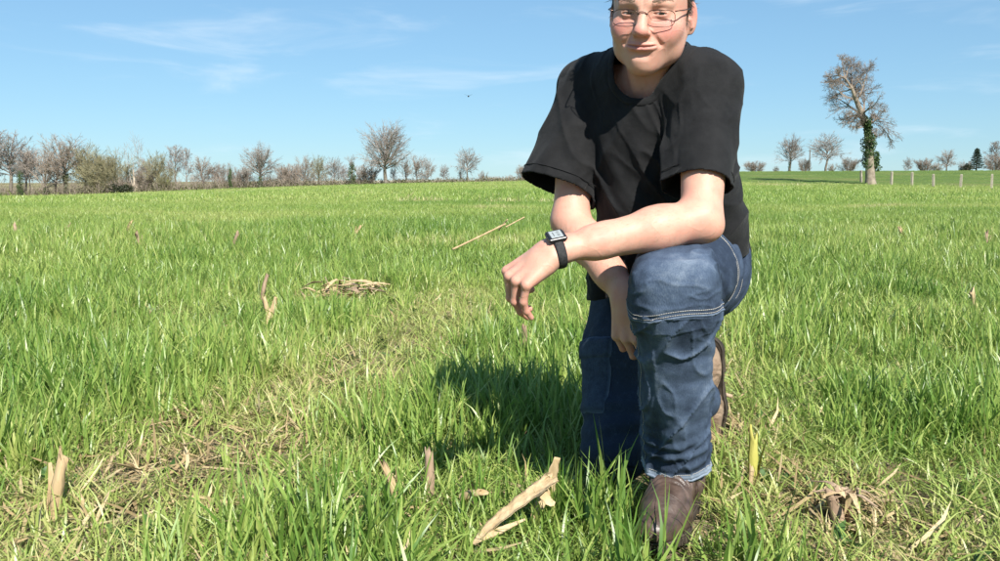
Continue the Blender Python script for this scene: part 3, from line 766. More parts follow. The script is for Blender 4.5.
LIPS = None
def head_skull(q):
    qs = q.copy(); qs[:, 0] = np.abs(qs[:, 0])
    d = ell(q, (0, -0.015, 0.035), (0.0765, 0.099, 0.085))
    d = smin(d, ell(q, (0, 0.022, -0.02), (0.0655, 0.064, 0.085)), 0.03)
    d = smin(d, ell(q, (0, 0.028, 0.045), (0.064, 0.06, 0.05)), 0.02)
    d = smin(d, ell(q, (0, 0.022, -0.050), (0.0505, 0.059, 0.052)), 0.03)
    d = smin(d, ell(qs, (0.042, 0.026, -0.040), (0.020, 0.036, 0.034)), 0.025)
    d = smin(d, cone(qs, (0.049, -0.004, -0.046), (0.041, 0.014, -0.074), 0.016, 0.0145), 0.035)
    d = smin(d, cone(qs, (0.039, 0.014, -0.071), (0.0, 0.064, -0.0985), 0.0140, 0.0150), 0.03)
    return d, qs
def head_l(q):
    d, qs = head_skull(q)
    d = smin(d, ell(q, (0, 0.062, -0.0960), (0.024, 0.0190, 0.0165)), 0.03)
    d = smin(d, ell(qs, (0.045, 0.050, -0.026), (0.020, 0.021, 0.016)), 0.025)
    d = smin(d, ell(qs, (0.034, 0.062, -0.040), (0.0150, 0.0145, 0.0130)), 0.025)
    d = smin(d, ell(q, (0, 0.065, -0.062), (0.032, 0.0255, 0.027)), 0.022)
    d = smin(d, cone(qs, (0.010, 0.0835, 0.0160), (0.044, 0.0695, 0.0180), 0.0085, 0.0078), 0.014)
    # eyes
    d = smax(d, -ell(qs, (0.032, 0.093, 0.000), (0.0185, 0.0135, 0.0115)), 0.012)
    d = smin(d, ell(qs, (0.032, 0.0685, -0.0005), (0.0158, 0.0140, 0.0125)), 0.006)
    d = smax(d, -ell(qs, (0.0325, 0.0830, -0.0002), (0.0148, 0.0085, 0.0027)), 0.0012)
    d = smax(d, -cone(qs, (0.019, 0.083, 0.0052), (0.044, 0.0765, 0.0048), 0.0010, 0.0008), 0.003)
    d = smax(d, -cone(qs, (0.018, 0.0835, -0.010), (0.041, 0.079, -0.0125), 0.0010, 0.0006), 0.006)
    # nose
    d = smin(d, cone(q, (0, 0.082, 0.010), (0, 0.104, -0.028), 0.0082, 0.0115), 0.012)
    d = smin(d, ell(q, (0, 0.1065, -0.0335), (0.0130, 0.0110, 0.0095)), 0.008)
    d = smin(d, ell(qs, (0.0145, 0.0935, -0.0365), (0.0070, 0.010, 0.0068)), 0.006)
    d = smax(d, -ell(qs, (0.0062, 0.101, -0.0455), (0.0034, 0.005, 0.0032)), 0.003)
    # mouth: closed, a slight smile; lips follow the surface found in lip_arc
    if LIPS is not None:
        for k in range(len(LIPS) - 2):
            (x0, y0, w0), (x1, y1, w1) = LIPS[k], LIPS[k + 1]
            z0, z1 = -0.0620 + 3.0 * x0 * x0, -0.0620 + 3.0 * x1 * x1
            d = smin(d, cone(qs, (x0, y0 - 0.0012, z0 + 0.0034 * w0), (x1, y1 - 0.0012, z1 + 0.0034 * w1), 0.0030 * w0 + 0.0006, 0.0030 * w1 + 0.0006), 0.004)
            d = smin(d, cone(qs, (x0, y0 - 0.0016, z0 - 0.0046 * w0), (x1, y1 - 0.0016, z1 - 0.0046 * w1), 0.0035 * w0 + 0.0006, 0.0035 * w1 + 0.0006), 0.005)
        for k in range(len(LIPS) - 1):
            (x0, y0, w0), (x1, y1, w1) = LIPS[k], LIPS[k + 1]
            d = smax(d, -cone(qs, (x0, y0 + 0.0022, -0.0620 + 3.0 * x0 * x0), (x1, y1 + 0.0022, -0.0620 + 3.0 * x1 * x1), 0.0017 * (0.35 + 0.65 * w0), 0.0017 * (0.35 + 0.65 * w1)), 0.0022)
        d = smax(d, -cone(qs, (0.0190, 0.0945, -0.036), (0.0360, 0.0800, -0.058), 0.0008, 0.0003), 0.011)
        d = smax(d, -cone(q, (-0.012, 0.0925, -0.078), (0.012, 0.0925, -0.078), 0.003, 0.003), 0.012)
    # ears
    c, s = math.cos(0.42), math.sin(0.42)
    Me = np.array([[c, s, 0], [-s, c, 0], [0, 0, 1]])
    e = ell(qs, (0.0800, -0.012, -0.010), (0.0060, 0.0195, 0.0320), Me)
    e = smax(e, -ell(qs, (0.0875, -0.005, -0.008), (0.0065, 0.0105, 0.0180), Me), 0.006)
    e = smin(e, cone(qs, (0.078, 0.003, -0.012), (0.080, -0.004, -0.026), 0.005, 0.005), 0.006)
    return smin(d, e, 0.008)

def lip_arc():
    arc = []
    for k in range(7):
        x = 0.0315 * k / 6; z = -0.0620 + 3.0 * x * x; y = np.linspace(0.12, 0.04, 400)
        d = head_l(np.stack([np.full(400, x), y, np.full(400, z)], 1).astype(f32))
        arc.append((x, float(y[np.argmax(d < 0)]), math.sqrt(max(0.03, 1 - (k / 6.2) ** 2))))
    return arc
LIPS = lip_arc()
def near(p, c, rad, fn):
    dist = np.sqrt(((p - c) ** 2).sum(1)); m = dist < rad
    out = (dist - rad * 0.75).astype(f32)
    if m.any():
        keep = CULL[0]
        CULL[0] = None
        out[m] = fn(p[m])
        CULL[0] = keep
    return out

# ------- hands: metacarpals from the wrist to each knuckle, three phalanges per finger, a thumb off the side of the palm
def hand_bones(W, d, n, side, curls, thumb, scale=1.0):
    """d: along the hand, n: out of the back of the hand, side: +1 left hand, -1 right hand"""
    d = unit(d); n = unit(np.asarray(n) - d * np.dot(n, d)); u = np.cross(d, n) * side
    W = np.asarray(W, float); bones = []
    spec = [(-0.0365, 0.080, (0.035, 0.022, 0.019), 0.0074), (-0.0125, 0.090, (0.043, 0.028, 0.021), 0.0082),
            (0.0125, 0.094, (0.046, 0.031, 0.022), 0.0086), (0.0365, 0.091, (0.043, 0.026, 0.021), 0.0086)]
    tips = []
    for (off, along, ph, r), cu in zip(spec, curls):
        b0 = W + u * off * 0.55 * scale + d * 0.012
        k = W + (u * off + d * along + n * (0.004 if abs(off) < 0.02 else 0.0)) * scale
        bones.append((b0, k, 0.0160 * scale, 0.0108 * scale, 'palm'))
        a = 0.0; q = k
        for j, L in enumerate(ph):
            a += math.radians(cu[j])
            dr = d * math.cos(a) - n * math.sin(a) + u * cu[3]
            q2 = q + unit(dr) * L * scale
            bones.append((q, q2, r * (1.06 - 0.1 * j) * scale, r * (0.97 - 0.12 * j) * scale, 'finger'))
            q = q2
        tips.append((q, unit(dr), unit(np.cross(np.cross(dr, n), dr)) * 1.0, r))
    t0 = W + (u * 0.020 + d * 0.018 - n * 0.006) * scale
    t1 = W + (u * thumb[0][0] + d * thumb[0][1] + n * thumb[0][2]) * scale
    t2 = t1 + unit(u * thumb[1][0] + d * thumb[1][1] + n * thumb[1][2]) * 0.034 * scale
    t3 = t2 + unit(u * thumb[2][0] + d * thumb[2][1] + n * thumb[2][2]) * 0.027 * scale
    bones += [(t0, t1, 0.0165 * scale, 0.0125 * scale, 'palm'), (t1, t2, 0.0118 * scale, 0.0102 * scale, 'finger'), (t2, t3, 0.0104 * scale, 0.0084 * scale, 'finger')]
    # pad of the palm
    bones.append((W + (u * -0.018 + d * 0.03 - n * 0.008) * scale, W + (u * -0.022 + d * 0.065 - n * 0.008) * scale, 0.015 * scale, 0.012 * scale, 'palm'))
    return bones
L_HD, L_HN = unit((-0.80, -0.10, -0.58)), unit((-0.52, -0.50, 0.70))
R_HD, R_HN = unit((0.10, -0.22, -0.97)), unit((-0.60, -0.78, 0.10))
L_HAND = hand_bones(L_WR, L_HD, L_HN, 1, [(50, 26, 16, 0.0), (56, 30, 18, 0.0), (62, 40, 20, 0.0), (68, 62, 24, 0.0)],
                    ((0.036, 0.050, -0.022), (0.15, 0.85, -0.55), (-0.1, 0.75, -0.65)), 0.99)
R_HAND = hand_bones(R_WR, R_HD, R_HN, -1, [(38, 55, 30, 0.0), (34, 52, 30, 0.0), (30, 48, 28, 0.0), (26, 44, 26, 0.0)],
                    ((0.038, 0.048, -0.020), (0.2, 0.9, -0.35), (0.0, 0.9, -0.45)), 0.98)
def hand_sdf(bones):
    def f(p):
        d = None
        for a, b, ra, rb, kind in bones:
            if kind != 'palm': continue
            c = cone(p, a, b, ra, rb); d = c if d is None else smin(d, c, 0.013)
        for a, b, ra, rb, kind in bones:
            if kind != 'finger': continue
            d = smin(d, cone(p, a, b, ra, rb), 0.0042)
        return d
    return f
L_HC = (L_WR + L_HD * 0.09 - L_HN * 0.03).astype(f32); R_HC = (R_WR + R_HD * 0.08 - R_HN * 0.02).astype(f32)

def lerp(a, b, t): return np.asarray(a, float) * (1 - t) + np.asarray(b, float) * t
def arm_sdf(p, sh, el, wr, up_n, hd):
    d = cone(p, sh, lerp(sh, el, 0.45), 0.054, 0.048)
    d = smin(d, cone(p, lerp(sh, el, 0.4), el, 0.047, 0.038), 0.02)
    ax = unit(np.asarray(wr, float) - el)
    d = smin(d, cone(p, lerp(el, wr, 0.02), lerp(el, wr, 0.32), 0.040, 0.0420), 0.025)
    d = smin(d, cone(p, lerp(el, wr, 0.28), lerp(el, wr, 0.72), 0.0410, 0.0320), 0.02)
    d = smin(d, cone(p, lerp(el, wr, 0.68), lerp(el, wr, 1.0) , 0.0320, 0.0270, up_n, 1.2), 0.02)
    d = smin(d, cone(p, lerp(el, wr, 0.95), np.asarray(wr) + hd * 0.03, 0.0275, 0.026, up_n, 1.25), 0.015)
    return d
def l_arm(p):
    d = arm_sdf(p, L_SH, L_EL, L_WR, L_HN, L_HD)
    d = smin(d, ell(p, np.asarray(L_EL) + [0.012, -0.008, -0.016], (0.024, 0.022, 0.020)), 0.02)     # point of the elbow
    return smin(d, near(p, L_HC, 0.16, hand_sdf(L_HAND)), 0.014)
def r_arm(p):
    d = arm_sdf(p, R_SH, R_EL, R_WR, R_HN, R_HD)
    return smin(d, near(p, R_HC, 0.16, hand_sdf(R_HAND)), 0.014)
NECK0 = A3(0.322, 1.962, 0.935); NECK1 = from_head((0, -0.020, -0.062)).astype(f32)
def torso_core(p):
    d = cone(p, (0.42, 2.16, 0.55), (0.40, 2.125, 0.66), 0.125, 0.125, T_N, 1.35)
    d = smin(d, cone(p, (0.40, 2.125, 0.66), (0.345, 2.04, 0.84), 0.130, 0.135, T_N, 1.4), 0.04)
    d = smin(d, cone(p, L_SH - A3(0.03, -0.02, 0.005), R_SH + A3(0.03, -0.02, -0.005), 0.05, 0.05), 0.04)
    return d
def body_sdf(p):
    d = torso_core(p)
    d = smin(d, cone(p, NECK0, NECK1, 0.056, 0.0490), 0.03)
    # tendons at the front of the neck and the collar bones
    d = smin(d, cone(p, from_head((0.042, 0.0, -0.075)), (0.325, 1.905, 0.905), 0.012, 0.011), 0.016)
    d = smin(d, cone(p, from_head((-0.042, 0.0, -0.075)), (0.290, 1.925, 0.908), 0.012, 0.011), 0.016)
    hd = near(p, H_O, 0.185, lambda x: head_l(to_head(x)))
    d = smin(d, hd, 0.012)
    d = smin(d, l_arm(p), 0.03)
    d = smin(d, r_arm(p), 0.03)
    return d
# finer grid towards the head: the grid is stretched radially about the head, then mapped back
def warp(q):
    v = q - H_O; r = np.sqrt((v * v).sum(1)); r = np.maximum(r, 1e-6)
    a, r0 = 0.54, 0.24
    rp = np.where(r < r0, a * r, r - r0 * (1 - a))
    return (H_O + v * (rp / r)[:, None]).astype(f32)
def body_warped(q):
    v = q - H_O; r = np.sqrt((v * v).sum(1)); w = warp(q); keep = list(CULL)
    if CULL[0] is not None:
        lo, hi = w.min(0), w.max(0); CULL[0] = (lo + hi) * f32(0.5); CULL[1] = float(np.linalg.norm(hi - lo)) * 0.5
    out = body_sdf(w); CULL[:] = keep
    return out * np.where(r < 0.24, 1 / 0.54, 1.0).astype(f32)
Vq, BQ = mesh_sdf(body_warped, (-0.14, 1.42, 0.20), (0.80, 2.60, 1.36), 0.0027, proj=1)
BV = warp(Vq.astype(f32)).astype(float)
person = empty('person', (0.40, 2.0, 0.0))
tag(person, 'man in black t-shirt and blue jeans kneeling on one knee in the grass', 'person')
P_OFF = np.array([0.40, 2.0, 0.0])
def part(name, V, Q=None, T=None, mat=None, parent=None, smooth=True):
    return np_obj(name, np.asarray(V) - P_OFF, Q, T, smooth, mat, parent or person)

# skin tone per vertex: flush on cheeks, nose, ears, knuckles; lips; stubble; pale inner arms
def blob(q, c, r): return np.exp(-(((q - np.array(c)) / np.array(r)) ** 2).sum(1))
hq = to_head(BV.astype(f32)).astype(float); hs = hq.copy(); hs[:, 0] = np.abs(hs[:, 0])
inhead = (np.linalg.norm(hq, axis=1) < 0.19)
skin = np.tile(np.array([0.575, 0.325, 0.238]), (len(BV), 1))
def tint(col, w):
    global skin
    w = np.clip(w, 0, 1)[:, None]; skin = skin * (1 - w) + np.array(col) * w
nz = fbm(BV * 42, 3, 3); tint((0.54, 0.24, 0.18), np.clip(0.20 + 0.42 * nz, 0, 0.7)); tint((0.40, 0.22, 0.15), 0.30 * (vnoise(BV * 260, 8) > 0.72))
red = (0.60, 0.215, 0.185)
tint(red, inhead * 0.75 * blob(hs, (0.043, 0.070, -0.030), (0.026, 0.03, 0.020)))
tint(red, inhead * 0.55 * blob(hs, (0, 0.108, -0.034), (0.015, 0.02, 0.014)))
tint(red, inhead * 0.55 * blob(hs, (0.084, -0.012, 0.004), (0.012, 0.03, 0.03)))
tint((0.46, 0.30, 0.225), inhead * 0.42 * np.clip(blob(hs, (0.0, 0.055, -0.092), (0.05, 0.05, 0.030)) * 1.2, 0, 1) * (0.8 + 0.4 * vnoise(BV * 900)))
zl = hs[:, 2] - (-0.0620 + 3.0 * hs[:, 0] ** 2); wl_ = np.sqrt(np.clip(1 - (hs[:, 0] / 0.0305) ** 2, 0, 1)) * (hs[:, 0] < 0.0305) * (hs[:, 1] > 0.06)
tint((0.52, 0.215, 0.185), inhead * 0.8 * wl_ * np.clip(1.6 * np.exp(-((zl + 0.0012) / 0.0062) ** 2), 0, 1))
tint((0.27, 0.11, 0.095), inhead * 0.9 * wl_ * np.exp(-(zl / 0.0014) ** 2))
tint((0.44, 0.24, 0.19), inhead * 0.5 * blob(hs, (0.032, 0.083, -0.006), (0.018, 0.012, 0.007)))
tint((0.28, 0.16, 0.12), inhead * 0.55 * blob(hs, (0.0325, 0.081, 0.0030), (0.013, 0.008, 0.0018)))
for bones in (L_HAND, R_HAND):
    for a, b, ra, rb, kind in bones:
        if kind == 'finger':
            tint((0.36, 0.17, 0.13), 0.45 * blob(BV, a, (0.0045,) * 3))
            tint((0.56, 0.25, 0.19), 0.5 * blob(BV, b, (0.014,) * 3)); tint((0.56, 0.25, 0.19), 0.3 * blob(BV, a, (0.014,) * 3))
tint((0.56, 0.27, 0.205), 0.4 * blob(BV, L_EL + A3(0.012, -0.008, -0.016), (0.03,) * 3))
body = part('body', BV, BQ)
color_attr(body.data, 'skin', skin)
m_skin, n_, l_, b_ = new_mat('skin')
at = n_.new('ShaderNodeAttribute'); at.attribute_name = 'skin'
l_.new(at.outputs['Color'], b_.inputs['Base Color'])
b_.inputs['Roughness'].default_value = 0.52
b_.inputs['Specular IOR Level'].default_value = 0.32
b_.inputs['Subsurface Weight'].default_value = 0.25
b_.inputs['Subsurface Radius'].default_value = (1.0, 0.35, 0.2)
b_.inputs['Subsurface Scale'].default_value = 0.006
tc = n_.new('ShaderNodeTexCoord')
n1 = n_.new('ShaderNodeTexNoise'); n1.inputs['Scale'].default_value = 420; n1.inputs['Detail'].default_value = 4
n2 = n_.new('ShaderNodeTexNoise'); n2.inputs['Scale'].default_value = 70; n2.inputs['Detail'].default_value = 4
ad = n_.new('ShaderNodeMath'); ad.operation = 'MULTIPLY_ADD'; ad.inputs[1].default_value = 1.6
l_.new(tc.outputs['Object'], n1.inputs['Vector']); l_.new(tc.outputs['Object'], n2.inputs['Vector'])
l_.new(n2.outputs['Fac'], ad.inputs[0]); l_.new(n1.outputs['Fac'], ad.inputs[2])
n3 = n_.new('ShaderNodeTexNoise'); n3.inputs['Scale'].default_value = 14; n3.inputs['Detail'].default_value = 1; n3.inputs['Distortion'].default_value = 0.6
l_.new(tc.outputs['Object'], n3.inputs['Vector'])
rv_ = n_.new('ShaderNodeMath'); rv_.operation = 'SUBTRACT'; rv_.inputs[1].default_value = 0.5; l_.new(n3.outputs['Fac'], rv_.inputs[0])
ra_ = n_.new('ShaderNodeMath'); ra_.operation = 'ABSOLUTE'; l_.new(rv_.outputs[0], ra_.inputs[0])
rm_ = n_.new('ShaderNodeMapRange'); rm_.interpolation_type = 'SMOOTHSTEP'; rm_.inputs['From Min'].default_value = 0.03; rm_.inputs['From Max'].default_value = 0.0; rm_.inputs['To Max'].default_value = 0.9
l_.new(ra_.outputs[0], rm_.inputs['Value'])
ad2 = n_.new('ShaderNodeMath'); l_.new(ad.outputs[0], ad2.inputs[0]); l_.new(rm_.outputs[0], ad2.inputs[1])
bp = n_.new('ShaderNodeBump'); bp.inputs['Strength'].default_value = 0.16; bp.inputs['Distance'].default_value = 0.0015
l_.new(ad2.outputs[0], bp.inputs['Height']); l_.new(bp.outputs[0], b_.inputs['Normal'])
body.data.materials.append(m_skin)

# eyes
def uv_sphere(c, r, nu=24, nv=16):
    th = np.linspace(0, math.pi, nv + 1)[1:-1]; ph = np.arange(nu) * 2 * math.pi / nu
    V = [(0, r, 0)] + [(r * math.sin(t) * math.cos(a), r * math.cos(t), r * math.sin(t) * math.sin(a)) for t in th for a in ph] + [(0, -r, 0)]
    Q = [(1 + i * nu + k, 1 + i * nu + (k + 1) % nu, 1 + (i + 1) * nu + (k + 1) % nu, 1 + (i + 1) * nu + k) for i in range(nv - 2) for k in range(nu)]
    T = [(0, 1 + (k + 1) % nu, 1 + k) for k in range(nu)] + [(len(V) - 1, 1 + (nv - 2) * nu + k, 1 + (nv - 2) * nu + (k + 1) % nu) for k in range(nu)]
    return np.array(V) + np.array(c), np.array(Q), np.array(T)
m_eye, n_, l_, b_ = new_mat('eyeball'); at = n_.new('ShaderNodeAttribute'); at.attribute_name = 'skin'
l_.new(at.outputs['Color'], b_.inputs['Base Color']); b_.inputs['Roughness'].default_value = 0.08
for sx in (-1, 1):
    V, Q, T = uv_sphere((0, 0, 0), 0.0124)
    look = unit((0.17, 1, 0.05)); ca = V @ look / 0.0124
    cols = np.where((ca > 0.965)[:, None], [[0.01, 0.008, 0.006]], np.where((ca > 0.86)[:, None], [[0.05, 0.045, 0.04]], [[0.58, 0.50, 0.46]]))
    e = part('eye', from_head(V + np.array([sx * 0.032, 0.0685, -0.0003])), Q, T, m_eye); color_attr(e.data, 'skin', cols)

# hair: a thin cap that hugs the skull and short strands over it
def hair_field(q):
    x, y, z = np.abs(q[:, 0]), q[:, 1], q[:, 2]
    line = np.where(y > 0.045, 0.066 + 0.25 * (y - 0.045), np.where(y > 0.012, 0.012 + (y - 0.012) * 1.65, np.where(y > -0.004, -0.018 + 0 * y, np.where(y > -0.030, 0.028 + 0 * y, -0.048 + 0.1 * (y + 0.03)))))
    return z - line
m_hair = simple_mat('hair', (0.045, 0.028, 0.018, 1), (0.095, 0.062, 0.042, 1), 260, 0.55, spec=0.35)
def hair_cap(p):
    keep = CULL[0]; CULL[0] = None
    q = to_head(p); d, _ = head_skull(q)
    CULL[0] = keep
    return smax(d - 0.0035, -hair_field(q) * 0.6, 0.004)
hv, hqd = mesh_sdf(hair_cap, H_O - 0.16, H_O + 0.17, 0.0035)
hair = part('hair', hv, hqd, None, m_hair)
rg = np.random.default_rng(11)
nrm = normals_of(hair_cap, hv)
hl = to_head(hv.astype(f32)).astype(float)
okv = (hair_field(hl) > 0.001) & ((nrm * (hv - H_O)).sum(1) > 0)
sel = rg.choice(np.where(okv)[0], 7000)
def strands(roots, nr, flow, length, width, lift, rgen):
    B = Bag(); m = len(roots)
    side = np.cross(flow, nr); side /= np.maximum(np.linalg.norm(side, axis=1, keepdims=True), 1e-6)
    P0 = roots - nr * 0.001
    P1 = P0 + (flow * 0.5 + nr * lift[:, None]) * length[:, None]
    P2 = P1 + (flow * 0.6 + nr * lift[:, None] * 0.2) * length[:, None]
    w = width
    V = np.stack([P0 - side * w, P0 + side * w, P1 - side * w, P1 + side * w, P2], 1).reshape(-1, 3)
    b = np.arange(m)[:, None] * 5
    return V, b + np.array([[0, 1, 3, 2]]), b + np.array([[2, 3, 4]])
fl = np.tile(H_M[1].astype(float) * -0.55 - H_M[2].astype(float) * 0.75, (len(sel), 1)) + rg.normal(0, 0.35, (len(sel), 3))
front = hl[sel, 2] > 0.07
fl[front] = -H_M[1].astype(float) + (hl[sel[front], 0] * 8)[:, None] * H_M[0].astype(float) + rg.normal(0, 0.3, (front.sum(), 3))
fl -= nrm[sel] * (fl * nrm[sel]).sum(1, keepdims=True); fl /= np.linalg.norm(fl, axis=1, keepdims=True)
V, Q, T = strands(hv[sel], nrm[sel], fl, rg.uniform(0.010, 0.020, len(sel)), 0.0005, rg.uniform(0.12, 0.40, len(sel)), rg)
part('hair_strands', V, Q, T, m_hair, hair, False).matrix_parent_inverse = Matrix()
# eyebrows
m_brow = simple_mat('eyebrow_hair', (0.13, 0.085, 0.055, 1), (0.24, 0.17, 0.12, 1), 260, 0.6, spec=0.2)
def head_w(p):
    keep = CULL[0]; CULL[0] = None
    d = head_l(to_head(p)); CULL[0] = keep
    return d
for sx in (-1, 1):
    t = rg.random(240)
    q = np.stack([sx * (0.012 + 0.036 * t), 0.088 - 0.018 * t ** 2, 0.0205 + 0.0035 * np.sin(t * 2.6) + rg.normal(0, 0.0014, 240)], 1)
    pw = project(head_w, from_head(q), 4, 0.004); nr = normals_of(head_w, pw)
    fl = np.tile((H_M[0] * sx * 0.9 + H_M[2] * 0.25).astype(float), (240, 1)) + rg.normal(0, 0.2, (240, 3))
    fl -= nr * (fl * nr).sum(1, keepdims=True)
    V, Q, T = strands(pw, nr, fl, rg.uniform(0.005, 0.009, 240), 0.00035, rg.uniform(0.05, 0.25, 240), rg)
    part('eyebrow', V, Q, T, m_brow, None, False)

# glasses: thin bronze rims, bridge, temples, clear lenses
m_metal, n_, l_, b_ = new_mat('bronze_metal')
b_.inputs['Base Color'].default_value = (0.10, 0.065, 0.05, 1); b_.inputs['Metallic'].default_value = 0.9; b_.inputs['Roughness'].default_value = 0.28
m_lens = bpy.data.materials.new('lens'); m_lens.use_nodes = True
n_ = m_lens.node_tree.nodes; l_ = m_lens.node_tree.links; n_.clear()
o_ = n_.new('ShaderNodeOutputMaterial'); mx = n_.new('ShaderNodeMixShader'); tr = n_.new('ShaderNodeBsdfTransparent'); gl = n_.new('ShaderNodeBsdfGlossy'); mx.inputs[0].default_value = 0.055; gl.inputs['Roughness'].default_value = 0.02; tr.inputs['Color'].default_value = (0.97, 0.97, 0.97, 1)
l_.new(tr.outputs[0], mx.inputs[1]); l_.new(gl.outputs[0], mx.inputs[2]); l_.new(mx.outputs[0], o_.inputs[0])
GZ = -0.0085
def lens_y(x): return 0.0965 - 5.0 * np.maximum(np.abs(x) - 0.012, 0) ** 2 - 0.10 * np.maximum(np.abs(x) - 0.03, 0)
def rim(sx, a=0.0262, b=0.0158, n=44):
    t = np.arange(n) * 2 * np.pi / n
    cx = np.sign(np.cos(t)) * np.abs(np.cos(t)) ** 0.62; cz = np.sign(np.sin(t)) * np.abs(np.sin(t)) ** 0.62
    x = sx * 0.0345 + a * cx; z = GZ + b * cz - 0.0012 * cx * sx * 0
    return np.stack([x, lens_y(x), z], 1)
glasses = part('glasses', *(lambda V, Q, T: (from_head(V), Q, T))(*poly_tube(smooth_path([(-0.0085, 0.0970, -0.001), (-0.004, 0.1000, 0.0030), (0.004, 0.1000, 0.0030), (0.0085, 0.0970, -0.001)], 12), 0.0009, 8)), m_metal)
for sx in (-1, 1):
    r = rim(sx)
    V, Q, T = poly_tube(r, 0.00072, 6, True); part('rim', from_head(V), Q, T, m_metal, glasses)
    c = r.mean(0); V = np.concatenate([r * 0.99 + c * 0.01, [c + [0, 0.0015, 0]]]); T = [(k, (k + 1) % len(r), len(r)) for k in range(len(r))]
    part('lens', from_head(V), None, np.array(T), m_lens, glasses)
    V, Q, T = poly_tube(smooth_path([(sx * 0.0600, lens_y(0.060), 0.0045), (sx * 0.0675, 0.083, 0.0060), (sx * 0.0730, 0.068, 0.0065), (sx * 0.079, 0.02, 0.009), (sx * 0.080, -0.004, 0.013), (sx * 0.079, -0.028, 0.004), (sx * 0.077, -0.034, -0.012)], 30), 0.0012, 6)
    part('temple', from_head(V), Q, T, m_metal, glasses)
for o in list(glasses.children): o.matrix_parent_inverse = Matrix()

# fine hair on the forearms
m_armhair = simple_mat('arm_hair', (0.28, 0.19, 0.12, 1), (0.42, 0.30, 0.20, 1), 260, 0.6, spec=0.2)
for sh_, el_, wr_, nh in ((L_SH, L_EL, L_WR, 2400), (R_SH, R_EL, R_WR, 1500)):
    ax = unit(np.asarray(wr_, float) - el_); Lf = np.linalg.norm(np.asarray(wr_, float) - el_)
    t = (BV - el_) @ ax; w = (BV - el_) - np.outer(t, ax)
    cand = np.where((t > 0.03) & (t < Lf - 0.035) & (np.linalg.norm(w, axis=1) < 0.06))[0]
    sel = rg.choice(cand, nh)
    nr = normals_of(body_sdf, BV[sel]); fl = np.tile(ax, (nh, 1)) * 0.8 + rg.normal(0, 0.35, (nh, 3)) - np.array([0, 0, 0.4])
    fl -= nr * (fl * nr).sum(1, keepdims=True)
    V, Q, T = strands(BV[sel], nr, fl, rg.uniform(0.005, 0.011, nh), 0.00010, rg.uniform(0.05, 0.3, nh), rg)
    part('arm_hair', V, Q, T, m_armhair, None, False)

# ------- t-shirt
S_R0, S_R1 = A3(0.208, 2.075, 0.912), A3(0.128, 2.022, 0.700)
S_L0, S_L1 = A3(0.425, 1.885, 0.895), A3(0.390, 1.792, 0.702)
def sleeve(p, a, b, ra, rb, n, s):
    ax = unit(np.asarray(b, float) - a); e = np.asarray(b, float) + ax * 0.10
    t = 0.10 / np.linalg.norm(b - a); re = rb + (rb - ra) * t
    c = cone(p, a, e.astype(f32), ra, re, n, s)
    pl = ((p - b) @ ax.astype(f32))
    return c, pl
def shirt_parts(p):
    d = cone(p, (0.415, 2.135, 0.42), (0.405, 2.125, 0.60), 0.172, 0.168, T_N, 1.40)
    d = smin(d, cone(p, (0.405, 2.125, 0.60), (0.352, 2.045, 0.79), 0.163, 0.163, T_N, 1.38), 0.05)
    d = smin(d, cone(p, (0.352, 2.045, 0.79), (0.325, 1.99, 0.875), 0.160, 0.118, T_N, 1.30), 0.05)
    d = smin(d, cone(p, L_SH - A3(0.015, -0.005, 0.0), NECK0 + A3(0.035, 0.0, 0.016), 0.066, 0.066), 0.04)
    d = smin(d, cone(p, R_SH + A3(0.02, -0.005, -0.005), NECK0 + A3(-0.02, 0.010, 0.006), 0.066, 0.066), 0.04)
    d = smin(d, cone(p, (0.305, 1.985, 0.80), (0.275, 2.055, 0.42), 0.078, 0.074), 0.07)      # front hanging off the chest
    return d
def shirt_uncut(p):
    d = shirt_parts(p)
    cr, pr = sleeve(p, S_R0, S_R1, 0.072, 0.078, T_LF, 1.0)
    cl, pl = sleeve(p, S_L0, S_L1, 0.072, 0.0585, T_LF, 1.0)
    return smin(smin(d, cr, 0.035), cl, 0.035)
NK_AX = unit(np.asarray(from_head((0, 0.0, -0.06))) - np.array([0.322, 1.965, 0.88]))
NK_C = np.array([0.3135, 1.938, 0.93])
def neck_cut(p):
    v = p - NK_C.astype(f32); t = v @ NK_AX.astype(f32); w = v - t[:, None] * NK_AX.astype(f32)
    return np.maximum(np.sqrt((w * w).sum(1)) - 0.073, -0.06 - t)
def hem_cut(p): return (0.452 + 0.30 * (p[:, 0] - 0.229) - p[:, 2])
def shirt_sdf(p):
    d = shirt_parts(p)
    cr, pr = sleeve(p, S_R0, S_R1, 0.072, 0.078, T_LF, 1.0)
    cl, pl = sleeve(p, S_L0, S_L1, 0.072, 0.0585, T_LF, 1.0)
    d = np.maximum(d, hem_cut(p))
    d = smin(d, np.maximum(cr, pr), 0.035)
    d = smin(d, np.maximum(cl, pl), 0.035)
    return np.maximum(d, -neck_cut(p))
SH_H = 0.0035
SV, SQ = mesh_sdf(shirt_sdf, (-0.02, 1.60, 0.36), (0.70, 2.42, 1.04), SH_H)
def shirt_unc2(p):
    # uncut field used to find the flat caps
    d = shirt_parts(p)
    cr, _ = sleeve(p, S_R0, S_R1, 0.072, 0.078, T_LF, 1.0); cl, _ = sleeve(p, S_L0, S_L1, 0.072, 0.0585, T_LF, 1.0)
    return smin(smin(d, cr, 0.035), cl, 0.035)
SN = normals_of(shirt_unc2, SV, 0.004)
keepf = shirt_unc2(SV[SQ].mean(1).astype(f32)) > -0.35 * SH_H
